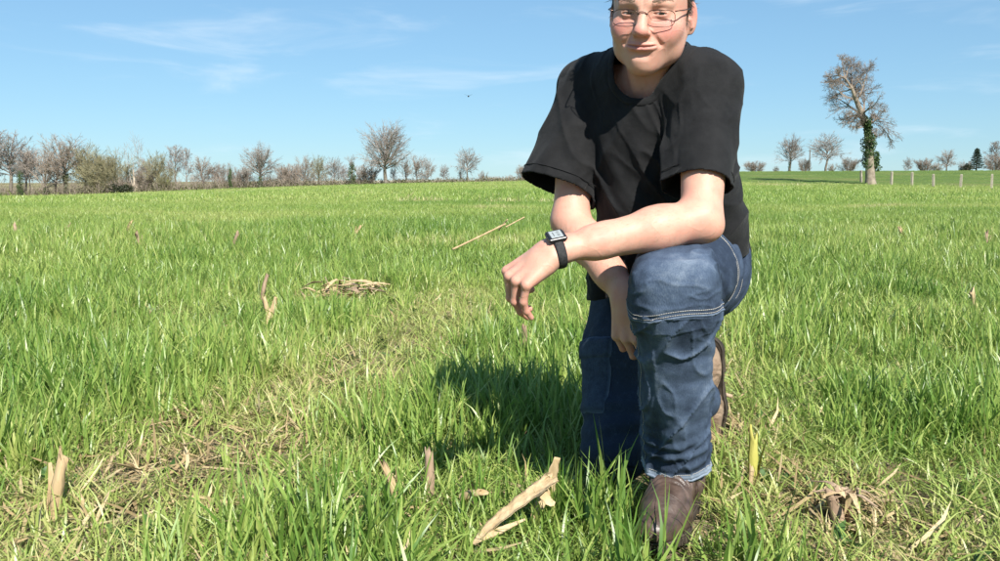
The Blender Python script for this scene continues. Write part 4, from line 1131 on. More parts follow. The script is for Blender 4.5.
# keep the cloth of the body where it passes inside the long sleeve cones
cc = SV[SQ].mean(1).astype(f32)
bodyface = np.abs(shirt_parts(cc)) < 0.3 * SH_H
capface = (np.abs(hem_cut(cc)) < 0.7 * SH_H) & (shirt_parts(cc) < -0.35 * SH_H)
keepf = keepf | (bodyface & ~capface)
SQ = SQ[keepf]; u_, inv_ = np.unique(SQ, return_inverse=True); SV = SV[u_]; SN = SN[u_]; SQ = inv_.reshape(SQ.shape)
def gw(V, c, r): return np.exp(-(((V - np.array(c)) / r) ** 2).sum(1))
def shirt_disp(V):
    ax = SPINE; s = V @ ax; l = V @ T_LF
    a = fbm(np.stack([l * 9 + s * 4, s * 4.0, V @ T_FW * 5], 1), 2, 21) * 0.007
    r3 = 1 - np.abs(fbm(np.stack([l * 22 + s * 14, s * 7 - l * 6, V @ T_FW * 8], 1), 2, 33)) * 1.9
    a += np.clip(r3, 0, 1) ** 2 * 0.003
    # diagonal pulls from the shoulders to the waist, and creases in the crook of the sleeves
    r1 = 1 - np.abs(fbm(np.stack([l * 13 + s * 7, s * 2.2 - l * 2, l * 0 + 1.3], 1), 2, 31)) * 1.6
    r2 = 1 - np.abs(fbm(np.stack([l * 11 - s * 9, s * 3.0, l * 0 + 4.3], 1), 2, 37)) * 1.6
    a += np.clip(r1, 0, 1) ** 3 * 0.012 * (0.4 + gw(V, (0.40, 2.0, 0.62), 0.20)) + np.clip(r2, 0, 1) ** 3 * 0.006 * (1 - gw(V, L_SH, 0.12))
    for c, ax2 in ((S_R1, unit(S_R1 - S_R0)), (S_L1, unit(S_L1 - S_L0))):
        w = gw(V, c, 0.11); th = (V - c)
        a += w * fbm(np.stack([th[:, 0] * 26, th[:, 1] * 26, th[:, 2] * 6], 1), 2, 41) * 0.006
    low = np.clip((0.62 - V[:, 2]) / 0.15, 0, 1)
    a += low * np.sin(l * 62 + 3 * vnoise(V * 9)) * 0.006
    return a
shirt_off = shirt_disp(SV)
SV2 = SV + SN * shirt_off[:, None]
for _ in range(2):
    bd = ev(lambda p: smin(smin(cone(p, L_SH, L_EL, 0.056, 0.042), cone(p, R_SH, R_EL, 0.056, 0.042), 0.03), torso_core(p), 0.03), SV2)
    SV2 = SV2 + SN * np.clip(0.008 - bd, 0, 0.03)[:, None]
m_cloth, n_, l_, b_ = new_mat('black_cotton')
b_.inputs['Base Color'].default_value = (0.0125, 0.013, 0.0145, 1); b_.inputs['Roughness'].default_value = 0.85
b_.inputs['Specular IOR Level'].default_value = 0.25
b_.inputs['Sheen Weight'].default_value = 0.05; b_.inputs['Sheen Roughness'].default_value = 0.45
tc = n_.new('ShaderNodeTexCoord'); n1 = n_.new('ShaderNodeTexNoise'); n1.inputs['Scale'].default_value = 26; n1.inputs['Detail'].default_value = 6; n1.inputs['Roughness'].default_value = 0.6
l_.new(tc.outputs['Object'], n1.inputs['Vector'])
rp = n_.new('ShaderNodeValToRGB'); rp.color_ramp.elements[0].color = (0.0055, 0.0057, 0.0064, 1); rp.color_ramp.elements[1].color = (0.0125, 0.0127, 0.0135, 1)
rp.color_ramp.elements[0].position = 0.35; rp.color_ramp.elements[1].position = 0.7
l_.new(n1.outputs['Fac'], rp.inputs['Fac']); l_.new(rp.outputs[0], b_.inputs['Base Color'])
n2 = n_.new('ShaderNodeTexNoise'); n2.inputs['Scale'].default_value = 900; l_.new(tc.outputs['Object'], n2.inputs['Vector'])
ad = n_.new('ShaderNodeMath'); ad.operation = 'MULTIPLY_ADD'; ad.inputs[1].default_value = 3.0
l_.new(n1.outputs['Fac'], ad.inputs[0]); l_.new(n2.outputs['Fac'], ad.inputs[2])
bp = n_.new('ShaderNodeBump'); bp.inputs['Strength'].default_value = 0.35; bp.inputs['Distance'].default_value = 0.004
l_.new(ad.outputs[0], bp.inputs['Height']); l_.new(bp.outputs[0], b_.inputs['Normal'])
shirt = part('t_shirt', SV2, SQ, None, m_cloth)
sm = shirt.modifiers.new('thickness', 'SOLIDIFY'); sm.thickness = 0.0028; sm.offset = -1

# collar band along the neck opening, hem bands along sleeve ends
def on_cut(fun, c0, dirs, lo, hi, n=60):
    """walk from c0 along dirs until fun crosses zero (outwards)"""
    c0 = np.asarray(c0, float); t = np.full(len(dirs), hi)
    for k in range(n, -1, -1):
        tk = lo + (hi - lo) * k / n
        inside = fun((c0 + dirs * tk).astype(f32)) < 0
        t = np.where(inside & (t == hi), tk, t)
    return c0 + dirs * t[:, None]
def ring_dirs(ax, n):
    ax = unit(ax); u = unit(np.cross(ax, [0.3, 0.2, 1.0])); v = np.cross(ax, u); a = np.arange(n) * 2 * np.pi / n
    return u * np.cos(a)[:, None] + v * np.sin(a)[:, None]
ang = ring_dirs(NK_AX, 72)
ring = []
for dv in ang:
    c = NK_C + dv * 0.0735; ts = np.linspace(0.10, -0.10, 400)
    pts = (c + NK_AX * ts[:, None]).astype(f32); ins = shirt_unc2(pts) < 0
    k = np.argmax(ins) if ins.any() else 200
    ring.append(pts[k])
ring = np.array(ring, float)
for _ in range(3): ring = (np.roll(ring, 1, 0) + ring * 2 + np.roll(ring, -1, 0)) / 4
nr = normals_of(shirt_unc2, ring)
dsp = shirt_disp(ring)
V, Q, T = poly_tube(ring + nr * (dsp[:, None] - 0.0005), 0.0085, 10, True, (nr, 0.34))
part('collar', V, Q, None, m_cloth, shirt).matrix_parent_inverse = Matrix()
for c, a0, rr in ((S_R1, S_R0, 0.078), (S_L1, S_L0, 0.0585)):
    ax = unit(np.asarray(c, float) - a0); dv = ring_dirs(ax, 60)
    pts = on_cut(lambda p: smin(shirt_unc2(p), shirt_unc2(p), 0.01), np.asarray(c, float) - ax * 0.020, dv, 0.03, 0.10)
    nr = normals_of(shirt_unc2, pts); pts = pts + nr * (shirt_disp(pts)[:, None])
    for _ in range(2): pts = (np.roll(pts, 1, 0) + pts * 2 + np.roll(pts, -1, 0)) / 4
    V, Q, T = poly_tube(pts + nr * 0.0002, 0.0009, 6, True)
    part('hem_stitch', V, Q, None, m_cloth, shirt).matrix_parent_inverse = Matrix()

# ------- jeans
HEM_L = A3(0.3765, 1.860, 0.120); HEM_L_AX = unit((0.06, 0.26, -1.0))
HEM_R = A3(0.545, 2.41, 0.13); HEM_R_AX = unit(np.asarray(R_AN, float) - R_KN)
_kz = unit(np.asarray(L_KN, float) - L_AN); _kx = unit(np.cross(T_N * 0 + np.array([-0.25, -0.97, 0.0]), _kz)); KNEE_M = np.stack([_kx, np.cross(_kz, _kx), _kz])
def jeans_uncut(p):
    d = cone(p, L_HIP, lerp(L_HIP, L_KN, 0.5), 0.103, 0.092)
    d = smin(d, cone(p, lerp(L_HIP, L_KN, 0.45), L_KN + A3(0, 0.03, 0), 0.092, 0.0660), 0.03)
    sh = cone(p, L_KN + A3(0, 0.01, -0.03), (0.353, 1.775, 0.31), 0.0745, 0.0700)
    sh = smin(sh, cone(p, (0.353, 1.775, 0.31), HEM_L + HEM_L_AX.astype(f32) * 0.03, 0.0690, 0.0665), 0.02)
    sh = smin(sh, ell(p, (0.356, 1.810, 0.36), (0.056, 0.058, 0.11)), 0.03)
    d = smin(d, rbx(p, L_KN + A3(0.002, 0.012, -0.004), KNEE_M, (0.040, 0.030, 0.034), 0.034), 0.022)
    d = smin(d, sh, 0.05)
    t = cone(p, R_HIP, lerp(R_HIP, R_KN, 0.5), 0.105, 0.095)
    t = smin(t, cone(p, lerp(R_HIP, R_KN, 0.45), R_KN, 0.095, 0.078), 0.03)
    t = smin(t, cone(p, R_KN, lerp(R_KN, R_AN, 0.45), 0.074, 0.075), 0.022)
    t = smin(t, cone(p, lerp(R_KN, R_AN, 0.45), HEM_R + HEM_R_AX.astype(f32) * 0.03, 0.075, 0.060), 0.03)
    d = smin(d, t, 0.02)
    d = smin(d, cone(p, L_HIP, R_HIP, 0.108, 0.108), 0.04)
    d = smin(d, ell(p, (0.445, 2.225, 0.49), (0.115, 0.115, 0.112)), 0.05)
    d = smin(d, cone(p, (0.43, 2.17, 0.50), (0.415, 2.145, 0.60), 0.145, 0.138, T_N, 1.35), 0.04)
    return d
def jeans_sdf(p):
    d = jeans_uncut(p)
    hl = np.maximum((p - HEM_L) @ HEM_L_AX.astype(f32), np.sqrt(((p - HEM_L) ** 2).sum(1)) - 0.16)
    hr = np.maximum((p - HEM_R) @ HEM_R_AX.astype(f32), np.sqrt(((p - HEM_R) ** 2).sum(1)) - 0.16)
    # half-spaces local to each ankle
    nl = ((p - HEM_L) ** 2).sum(1) < 0.105 ** 2; nr_ = ((p - HEM_R) ** 2).sum(1) < 0.11 ** 2
    d = np.where(nl, np.maximum(d, (p - HEM_L) @ HEM_L_AX.astype(f32)), d)
    d = np.where(nr_, np.maximum(d, (p - HEM_R) @ HEM_R_AX.astype(f32)), d)
    fa = cone(p, L_EL, L_WR, 0.043, 0.030)
    return smax(d, -(fa - 0.001), 0.012)
JH = 0.0035
JV, JQ = mesh_sdf(jeans_sdf, (0.12, 1.54, -0.02), (0.72, 2.62, 0.78), JH)
JN = normals_of(jeans_sdf, JV, 0.004)
c_ = JV[JQ].mean(1).astype(f32)
cap = ((np.abs((c_ - HEM_L) @ HEM_L_AX.astype(f32)) < 0.6 * JH) & (((c_ - HEM_L) ** 2).sum(1) < 0.105 ** 2) & (jeans_uncut(c_) < -0.4 * JH)) | \
      ((np.abs((c_ - HEM_R) @ HEM_R_AX.astype(f32)) < 0.6 * JH) & (((c_ - HEM_R) ** 2).sum(1) < 0.105 ** 2) & (jeans_uncut(c_) < -0.4 * JH))
JQ = JQ[~cap]; u_, inv_ = np.unique(JQ, return_inverse=True); JV = JV[u_]; JN = JN[u_]; JQ = inv_.reshape(JQ.shape)
def limb_t(V, a, b):
    a = np.asarray(a, float); ba = np.asarray(b, float) - a; L = np.linalg.norm(ba)
    v = V - a; t = v @ ba / L; w = v - np.outer(t, ba / L)
    return t, np.linalg.norm(w, axis=1), w
def jeans_disp(V):
    V = np.asarray(V, float)
    a = fbm(V * 16, 3, 51) * 0.0035
    # folds round the bent hip and the back of the front knee
    t, r, w = limb_t(V, L_HIP, L_KN)
    onth = np.exp(-((r - 0.095) / 0.05) ** 2) * (t > -0.12) * (t < 0.47)
    ph = t * 125 + 5.0 * vnoise(V * 11, 61) + V[:, 2] * 22
    amp = np.exp(-((t - 0.05) / 0.11) ** 2)
    a += onth * amp * (np.abs(np.sin(ph * 0.5)) ** 0.7 - 0.5) * 0.022
    wk = gw(V, (0.385, 1.77, 0.44), 0.085)
    a += wk * (np.abs(np.sin((V[:, 2] * 0.85 + V[:, 1] * 0.5) * 90 + 2.5 * vnoise(V * 12, 67))) - 0.5) * 0.013
    # stacked folds along the shin and above the hem
    ts, rs, ws = limb_t(V, L_KN, L_AN)
    onsh = np.exp(-((rs - 0.068) / 0.035) ** 2) * (ts > 0.03) * (ts < 0.47)
    fold = fbm(np.stack([ws[:, 0] * 20, ws[:, 1] * 20, ts * 6], 1), 2, 71)
    a += onsh * fold * 0.006
    diag = 1 - np.abs(fbm(np.stack([ws[:, 0] * 14 + ts * 9, ws[:, 1] * 14, ts * 5], 1), 2, 77)) * 1.8
    a += onsh * np.clip(diag, 0, 1) ** 5 * 0.0075
    cre = 1 - np.abs(fbm(np.stack([ws[:, 0] * 30, ws[:, 1] * 30, ts * 9 + 2], 1), 2, 79)) * 2.0
    a += onsh * np.clip(cre, 0, 1) ** 4 * 0.0035
    kn_ = gw(V, L_KN, 0.10); cr2 = 1 - np.abs(fbm(np.stack([V[:, 0] * 12, V[:, 1] * 12, V[:, 2] * 42], 1), 2, 83)) * 2.0
    a += kn_ * np.clip(cr2, 0, 1) ** 3 * 0.005
    a += onsh * np.exp(-((ts - 0.37) / 0.05) ** 2) * np.sin(ts * 190 + ws[:, 0] * 40 + 2 * vnoise(V * 14, 73)) * 0.0028
    # kneeling leg
    tr_, rr, wr_ = limb_t(V, R_HIP, R_KN)
    onr = np.exp(-((rr - 0.095) / 0.05) ** 2) * (tr_ > 0.02) * (tr_ < 0.5)
    a += onr * fbm(np.stack([wr_[:, 0] * 15, wr_[:, 1] * 15, tr_ * 9 + 3], 1), 2, 81) * 0.009
    a += onr * np.exp(-((tr_ - 0.40) / 0.07) ** 2) * np.sin(tr_ * 110 + wr_[:, 0] * 30) * 0.004
    hemw = np.exp(-(((V - HEM_L) @ HEM_L_AX + 0.008) / 0.006) ** 2) * (((V - HEM_L) ** 2).sum(1) < 0.1 ** 2)
    a += hemw * 0.002
    return a
arm_keep = np.clip((cone(JV.astype(f32), L_EL, L_WR, 0.043, 0.030) - 0.002) / 0.03, 0.0, 1)
jd = jeans_disp(JV); jd = np.where(jd > 0, jd * arm_keep, jd)
wear_shade = 0.36 * gw(JV, L_KN + A3(-0.01, -0.05, 0.02), 0.085) + 0.30 * gw(JV, lerp(L_KN, L_AN, 0.45) + [0.0, -0.06, 0.0], 0.13) 
wear_shade += np.clip(jd / 0.008, -0.3, 0.5) * 0.35
wear_shade += 0.7 * np.exp(-(((JV - HEM_L) @ HEM_L_AX + 0.010) / 0.008) ** 2) * (((JV - HEM_L) ** 2).sum(1) < 0.1 ** 2)
wear_shade += 0.10 * fbm(JV * 30, 3, 91)
wear_shade -= 0.45 * np.exp(-((limb_t(JV, R_HIP, R_KN)[1] / 0.13) ** 4)) * (JV[:, 1] > 1.93)  # kneeling leg: its shade is put into the denim colour as a darker tone
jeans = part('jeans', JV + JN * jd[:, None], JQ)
color_attr(jeans.data, 'wear_shade', np.clip(np.stack([wear_shade] * 3, 1), 0, 1))
m_denim, n_, l_, b_ = new_mat('denim')
b_.inputs['Roughness'].default_value = 0.88; b_.inputs['Specular IOR Level'].default_value = 0.2
at = n_.new('ShaderNodeAttribute'); at.attribute_name = 'wear_shade'
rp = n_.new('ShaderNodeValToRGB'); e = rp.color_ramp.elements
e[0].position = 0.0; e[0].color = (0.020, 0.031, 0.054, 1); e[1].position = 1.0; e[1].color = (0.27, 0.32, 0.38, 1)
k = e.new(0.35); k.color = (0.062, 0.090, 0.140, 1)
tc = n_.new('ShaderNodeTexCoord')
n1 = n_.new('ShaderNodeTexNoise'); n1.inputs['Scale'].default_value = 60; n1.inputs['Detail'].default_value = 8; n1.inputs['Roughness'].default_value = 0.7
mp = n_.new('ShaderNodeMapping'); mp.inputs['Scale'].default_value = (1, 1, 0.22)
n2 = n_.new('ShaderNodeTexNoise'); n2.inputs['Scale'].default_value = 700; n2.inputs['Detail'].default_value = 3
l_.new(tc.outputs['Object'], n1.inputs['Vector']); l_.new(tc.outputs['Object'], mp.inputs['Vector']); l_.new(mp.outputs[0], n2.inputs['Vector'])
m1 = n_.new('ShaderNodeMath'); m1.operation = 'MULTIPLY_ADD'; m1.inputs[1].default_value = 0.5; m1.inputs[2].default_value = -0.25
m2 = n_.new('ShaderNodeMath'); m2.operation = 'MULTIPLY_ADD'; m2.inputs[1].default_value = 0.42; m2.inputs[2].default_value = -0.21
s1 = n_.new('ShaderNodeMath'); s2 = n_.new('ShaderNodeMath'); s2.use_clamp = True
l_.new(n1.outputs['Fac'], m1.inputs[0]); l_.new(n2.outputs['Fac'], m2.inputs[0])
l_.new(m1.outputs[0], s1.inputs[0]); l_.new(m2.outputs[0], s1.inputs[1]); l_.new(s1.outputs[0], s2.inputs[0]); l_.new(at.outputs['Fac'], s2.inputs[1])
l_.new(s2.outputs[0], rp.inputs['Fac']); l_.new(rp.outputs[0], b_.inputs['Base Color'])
bp = n_.new('ShaderNodeBump'); bp.inputs['Strength'].default_value = 0.5; bp.inputs['Distance'].default_value = 0.002
l_.new(n2.outputs['Fac'], bp.inputs['Height']); l_.new(bp.outputs[0], b_.inputs['Normal'])
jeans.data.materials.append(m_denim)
sm = jeans.modifiers.new('thickness', 'SOLIDIFY'); sm.thickness = 0.003; sm.offset = -1

m_thread = simple_mat('thread', (0.30, 0.29, 0.27, 1), (0.45, 0.43, 0.40, 1), 300, 0.8)
def on_jeans(P, lift=0.0004):
    P = project(jeans_sdf, P, 6, 0.02)
    nr = normals_of(jeans_sdf, P, 0.005)
    d = jeans_disp(P)
    return P + nr * (d + lift)[:, None], nr
def stitch(P, name='stitching', r=0.0007, dash=True):
    P, nr = on_jeans(P)
    L = np.concatenate([[0], np.cumsum(np.linalg.norm(np.diff(P, axis=0), axis=1))])
    n = max(8, int(L[-1] / 0.0042))
    q = np.stack([np.interp(np.linspace(0, L[-1], n), L, P[:, i]) for i in range(3)], 1)
    V, Q = seg_tubes(lerp(q[:-1], q[1:], 0.1), lerp(q[:-1], q[1:], 0.86), r, r, 5)
    part(name, V, Q, None, m_thread, jeans, True).matrix_parent_inverse = Matrix()
def knee_ring(t0, off, th0, th1, n=60, bow=0.0):
    ax = unit(np.asarray(L_AN, float) - L_KN); c = np.asarray(L_KN, float) + ax * t0
    u = unit(np.cross(ax, [0, 1, 0])); v = np.cross(ax, u)
    if v[1] > 0: v = -v
    if u[0] < 0: u = -u
    a = np.linspace(math.radians(th0), math.radians(th1), n)
    return c + (u * np.sin(a)[:, None] + v * np.cos(a)[:, None]) * 0.075 + ax * (off + bow * np.sin(a)[:, None] ** 2)
stitch(knee_ring(0.012, 0.0, -115, 80, bow=0.026)); stitch(knee_ring(0.012, 0.0065, -115, 80, bow=0.026))
# raised edge of the knee panel
P_, nr_ = on_jeans(knee_ring(0.012, 0.011, -115, 80, bow=0.026), 0.0)
V, Q, T = poly_tube(P_, 0.0022, 6, False, (nr_, 0.6)); o = part('seam', V, Q, T, m_denim, jeans); o.matrix_parent_inverse = Matrix(); color_attr(o.data, 'wear_shade', np.full((len(V), 3), 0.5))
def thigh_ring(t0, th0, th1, lean, n=50):
    ax = unit(np.asarray(L_KN, float) - L_HIP); c = np.asarray(L_HIP, float) + ax * t0
    u = unit(np.cross(ax, [0, 0, 1.0])); v = np.array([0, 0, 1.0])
    if u[0] < 0: u = -u
    a = np.linspace(math.radians(th0), math.radians(th1), n)
    return c + (v * np.cos(a)[:, None] + u * np.sin(a)[:, None]) * 0.1 + ax * (lean * np.sin(a)[:, None])
for t0 in (0.225, 0.218, 0.10): stitch(thigh_ring(t0, 5, 125, -0.03), r=0.0006)
pth = [lerp(L_KN, L_AN, t) + np.array([0.080, 0.012, 0.0]) for t in np.linspace(0.05, 0.95, 60)]
stitch(np.array(pth))
stitch(np.array([lerp(L_KN, L_AN, t) + np.array([-0.078, -0.010, 0.0]) for t in np.linspace(0.12, 0.95, 60)]))
uh = ring_dirs(HEM_L_AX, 60); stitch(np.asarray(HEM_L, float) - HEM_L_AX * 0.016 + np.concatenate([uh, uh[:1]]) * 0.07)
# rolled hem
hp, hn = on_jeans(np.asarray(HEM_L, float) - HEM_L_AX * 0.004 + uh * 0.069, 0.0)
V, Q, T = poly_tube(hp, 0.0038, 8, True, (hn, 0.8)); o = part('hem', V, Q, None, m_denim, jeans); o.matrix_parent_inverse = Matrix(); color_attr(o.data, 'wear_shade', np.full((len(V), 3), 0.75))
# cargo pocket with flap on the outer thigh of the kneeling leg
def patch(c, u, v, hw, hh, name, thick, parent, nu=14, nv=18, top=0.0):
    c = np.asarray(c, float); g = [(a, b) for b in np.linspace(-1, 1, nv) for a in np.linspace(-1, 1, nu)]
    P = np.array([c + u * hw * a + v * (hh * b) for a, b in g])
    P = project(jeans_sdf, P, 8, 0.02); nr = normals_of(jeans_sdf, P, 0.01)
    edge = np.array([max(abs(a), abs(b)) for a, b in g])
    off = jeans_disp(P) * 0.6 + np.where(edge > 0.99, -0.001, thick * (1 - 0.25 * edge ** 6)) + 0.002 * vnoise(P * 40, 5)
    V = P + nr * off[:, None]
    Q = [(j * nu + i, j * nu + i + 1, (j + 1) * nu + i + 1, (j + 1) * nu + i) for j in range(nv - 1) for i in range(nu - 1)]
    o = part(name, V, np.array(Q), None, m_denim, jeans); o.matrix_parent_inverse = Matrix()
    color_attr(o.data, 'wear_shade', np.tile((0.12 + 0.35 * (edge > 0.93))[:, None], (1, 3)))
    return P
pv = unit(np.asarray(R_KN, float) - R_HIP); out = unit((-0.85, -0.50, 0)); pu = unit(np.cross(pv, out))
pc = lerp(R_HIP, R_KN, 0.60) + out * 0.10
patch(pc, pu, pv, 0.062, 0.085, 'cargo_pocket', 0.007, jeans)
patch(pc - pv * 0.068, pu, pv, 0.066, 0.028, 'pocket_flap', 0.011, jeans, 14, 8)
stitch(np.array([pc + pu * 0.068 + pv * t for t in np.linspace(-0.20, 0.14, 50)]))
# belt loop and belt hidden under the shirt are not in view

# ------- boots
m_boot = simple_mat('brown_leather', (0.034, 0.021, 0.016, 1), (0.105, 0.070, 0.054, 1), 42, 0.42, 0.25, 60, 0.5)
m_suede = simple_mat('dusty_suede', (0.17, 0.115, 0.075, 1), (0.30, 0.22, 0.155, 1), 40, 0.9, 0.4, 150, 0.2)
m_sole = simple_mat('rubber_sole', (0.025, 0.020, 0.016, 1), (0.075, 0.058, 0.042, 1), 30, 0.8, 0.3, 90)
def boot_l(q):
    d = cone(q, (0, -0.050, 0.060), (0, 0.0, 0.075), 0.040, 0.044)
    d = smin(d, cone(q, (0, 0.0, 0.095), (0.004, 0.105, 0.058), 0.045, 0.043), 0.03)
    d = smin(d, cone(q, (0.004, 0.100, 0.047), (0.0, 0.178, 0.038), 0.045, 0.034, (0, 0, 1), 1.12), 0.03)
    d = smin(d, cone(q, (0, -0.022, 0.08), (0, -0.030, 0.20), 0.048, 0.050), 0.03)
    d = smin(d, cone(q, (0.022, 0.10, 0.038), (0.018, 0.165, 0.034), 0.028, 0.022), 0.02)
    d = smax(d, 0.020 - q[:, 2], 0.006)
    return np.maximum(d, q[:, 2] - 0.215)
def boot_d(V):
    t = V[:, 1] * 0.8 + V[:, 2] * 0.6
    w = np.exp(-((V[:, 1] - 0.06) / 0.045) ** 2) + 0.7 * np.exp(-((V[:, 1] + 0.01) / 0.03) ** 2) * (V[:, 2] > 0.07)
    return w * (np.abs(np.sin(t * 150 + 3.5 * vnoise(V * 22, 3))) ** 0.6 - 0.6) * 0.0065 + fbm(V * 22, 2, 9) * 0.0012
def sole_l(q):
    xy = q[:, :2]
    def c2(c, d_, ra, rb):
        c = np.asarray(c, f32); b = np.asarray(d_, f32) - c; v = xy - c; t = np.clip(v @ b / (b @ b), 0, 1); w = v - t[:, None] * b
        return np.sqrt((w * w).sum(1)) - (ra + t * (rb - ra))
    d = smin(c2((0, -0.052), (0.0, 0.0), 0.040, 0.036), c2((0.0, 0.0), (0.006, 0.11), 0.036, 0.048), 0.02)
    d = smin(d, c2((0.006, 0.11), (0.002, 0.172), 0.048, 0.038), 0.02)
    arch = np.maximum(0.012 - q[:, 2], 0) * 0
    z = np.abs(q[:, 2] - 0.012) - 0.012
    notch = np.maximum(np.abs(q[:, 1] - 0.022) - 0.014, q[:, 2] - 0.012)
    tread = np.maximum(np.abs(((q[:, 1] * 55) % 1.0) - 0.5) / 55 - 0.003, q[:, 2] - 0.004)
    return np.maximum(np.maximum(smax(d, z, 0.006), -notch), -tread)
bv, bq = mesh_sdf(boot_l, (-0.08, -0.13, 0.0), (0.09, 0.24, 0.225), 0.003)
bn = normals_of(boot_l, bv); bv = bv + bn * boot_d(bv)[:, None]
sv, sq = mesh_sdf(sole_l, (-0.08, -0.13, -0.01), (0.09, 0.24, 0.05), 0.003)
welt_t = np.arange(90) * 2 * np.pi / 90
wp = np.stack([0.10 * np.cos(welt_t), 0.06 + 0.2 * np.sin(welt_t), np.full(90, 0.029)], 1)
wp = project(sole_l, np.stack([wp[:, 0], wp[:, 1], np.full(90, 0.016)], 1), 14, 0.02); wp[:, 2] = 0.023
seam_t = np.linspace(-1, 1, 40)
def boot(loc, fw, up, sx, mat):
    fw = unit(fw); up = unit(np.asarray(up) - fw * np.dot(up, fw)); rt = np.cross(fw, up)
    M = np.stack([rt * sx, fw, up]); tf = lambda V: V @ M + np.asarray(loc)
    fl = (lambda q: q[:, ::-1]) if sx < 0 else (lambda q: q)
    b = part('boot', tf(bv), fl(bq), None, mat)
    part('sole', tf(sv), fl(sq), None, m_sole, b)
    V, Q, T = poly_tube(tf(wp), 0.0022, 6, True); part('welt', V, Q, None, m_sole, b)
    # side seams of the upper
    for sy in (0.028, 0.034):
        q = np.stack([0.09 * seam_t, sy + 0.03 * seam_t ** 2, 0.10 - 0.0 * seam_t], 1); q = np.stack([0.07 * np.sin(seam_t * 1.5), np.full(40, sy) + 0.0, 0.055 + 0.09 * np.cos(seam_t * 1.5)], 1)
        q = project(boot_l, q, 8, 0.02); nr = normals_of(boot_l, q); q = q + nr * (boot_d(q) + 0.0003)[:, None]
        V, Q, T = poly_tube(tf(q), 0.0011, 5); part('seam', V, Q, T, m_thread if False else mat, b)
    # toe-cap seam
    q = np.stack([0.08 * np.sin(seam_t * 1.7), 0.118 + 0.012 * np.cos(seam_t * 1.7), 0.04 + 0.07 * np.cos(seam_t * 1.7)], 1)
    q = project(boot_l, q, 8, 0.02); nr = normals_of(boot_l, q); q = q + nr * (boot_d(q) + 0.0002)[:, None]
    V, Q, T = poly_tube(tf(q), 0.0010, 5); part('seam', V, Q, T, mat, b)
    for o in b.children: o.matrix_parent_inverse = Matrix()
    return b
bl = boot((0.374, 1.855, -0.002), (-0.42, -0.90, 0.0), (0, 0, 1), -1, m_boot)
br = boot((0.597, 2.485, 0.195), (0.06, 0.05, -0.99), (-0.60, -0.79, 0.0), 1, m_suede)
bl['label'] = 'dark brown leather boot planted in front'; br['label'] = 'dusty tan boot standing on its toes behind'

# ------- wrist watch
m_strap = simple_mat('black_strap', (0.012, 0.012, 0.013, 1), (0.03, 0.03, 0.03, 1), 200, 0.6, 0.3, 600)
m_case, n_, l_, b_ = new_mat('watch_case'); b_.inputs['Base Color'].default_value = (0.02, 0.02, 0.022, 1); b_.inputs['Roughness'].default_value = 0.3
m_lcd, n_, l_, b_ = new_mat('watch_display'); b_.inputs['Base Color'].default_value = (0.30, 0.33, 0.33, 1); b_.inputs['Roughness'].default_value = 0.15
m_dig, n_, l_, b_ = new_mat('watch_digits'); b_.inputs['Base Color'].default_value = (0.015, 0.016, 0.018, 1); b_.inputs['Roughness'].default_value = 0.4
W_AX = unit(np.asarray(L_WR, float) - L_EL); wc = np.asarray(L_WR, float) - W_AX * 0.006
dv = ring_dirs(W_AX, 48); rw = on_cut(l_arm, wc, dv, 0.012, 0.05, 120)
wn_ = dv - 0
V, Q, T = poly_tube(rw + dv * 0.0022, 0.0095, 10, True, (dv, 0.24)); watch = part('wrist_watch', V, Q, None, m_strap)
wN = unit(L_HN - W_AX * np.dot(L_HN, W_AX)); wL = np.cross(W_AX, wN)
top = on_cut(l_arm, wc, wN[None], 0.012, 0.05, 120)[0]
def rbox(c, hx, hy, hz, bev, name, mat):
    bm = bmesh.new(); bmesh.ops.create_cube(bm, size=2)
    bmesh.ops.scale(bm, vec=(hx, hy, hz), verts=bm.verts); bmesh.ops.bevel(bm, geom=list(bm.edges), offset=bev, segments=3, affect='EDGES')
    V = np.array([v.co[:] for v in bm.verts]); T4 = [[v.index for v in f.verts] for f in bm.faces]
    bm.free(); V = np.asarray(c) + np.outer(V[:, 0], W_AX) + np.outer(V[:, 1], wL) + np.outer(V[:, 2], wN)
    me = bpy.data.meshes.new(name); me.from_pydata((V - P_OFF).tolist(), [], T4); me.materials.append(mat)
    o = bpy.data.objects.new(name, me); link(o, watch); return o
rbox(top + wN * 0.0045, 0.0175, 0.0165, 0.0045, 0.0025, 'watch_case', m_case)
rbox(top + wN * 0.0089, 0.0115, 0.0120, 0.0006, 0.0004, 'watch_display', m_lcd)
for k, (a, b_, hx, hy) in enumerate([(-0.004, -0.006, 0.0025, 0.0006), (-0.004, -0.002, 0.0025, 0.0006), (-0.004, 0.003, 0.0025, 0.0006), (-0.004, 0.007, 0.0025, 0.0006), (0.005, 0.0, 0.0006, 0.007)]):
    rbox(top + wN * 0.0096 + W_AX * a + wL * b_, hx, hy, 0.0002, 0.0001, 'watch_digit', m_dig)
rbox(top + wN * 0.0045 + W_AX * 0.018, 0.0012, 0.003, 0.0015, 0.0005, 'watch_button', m_case)
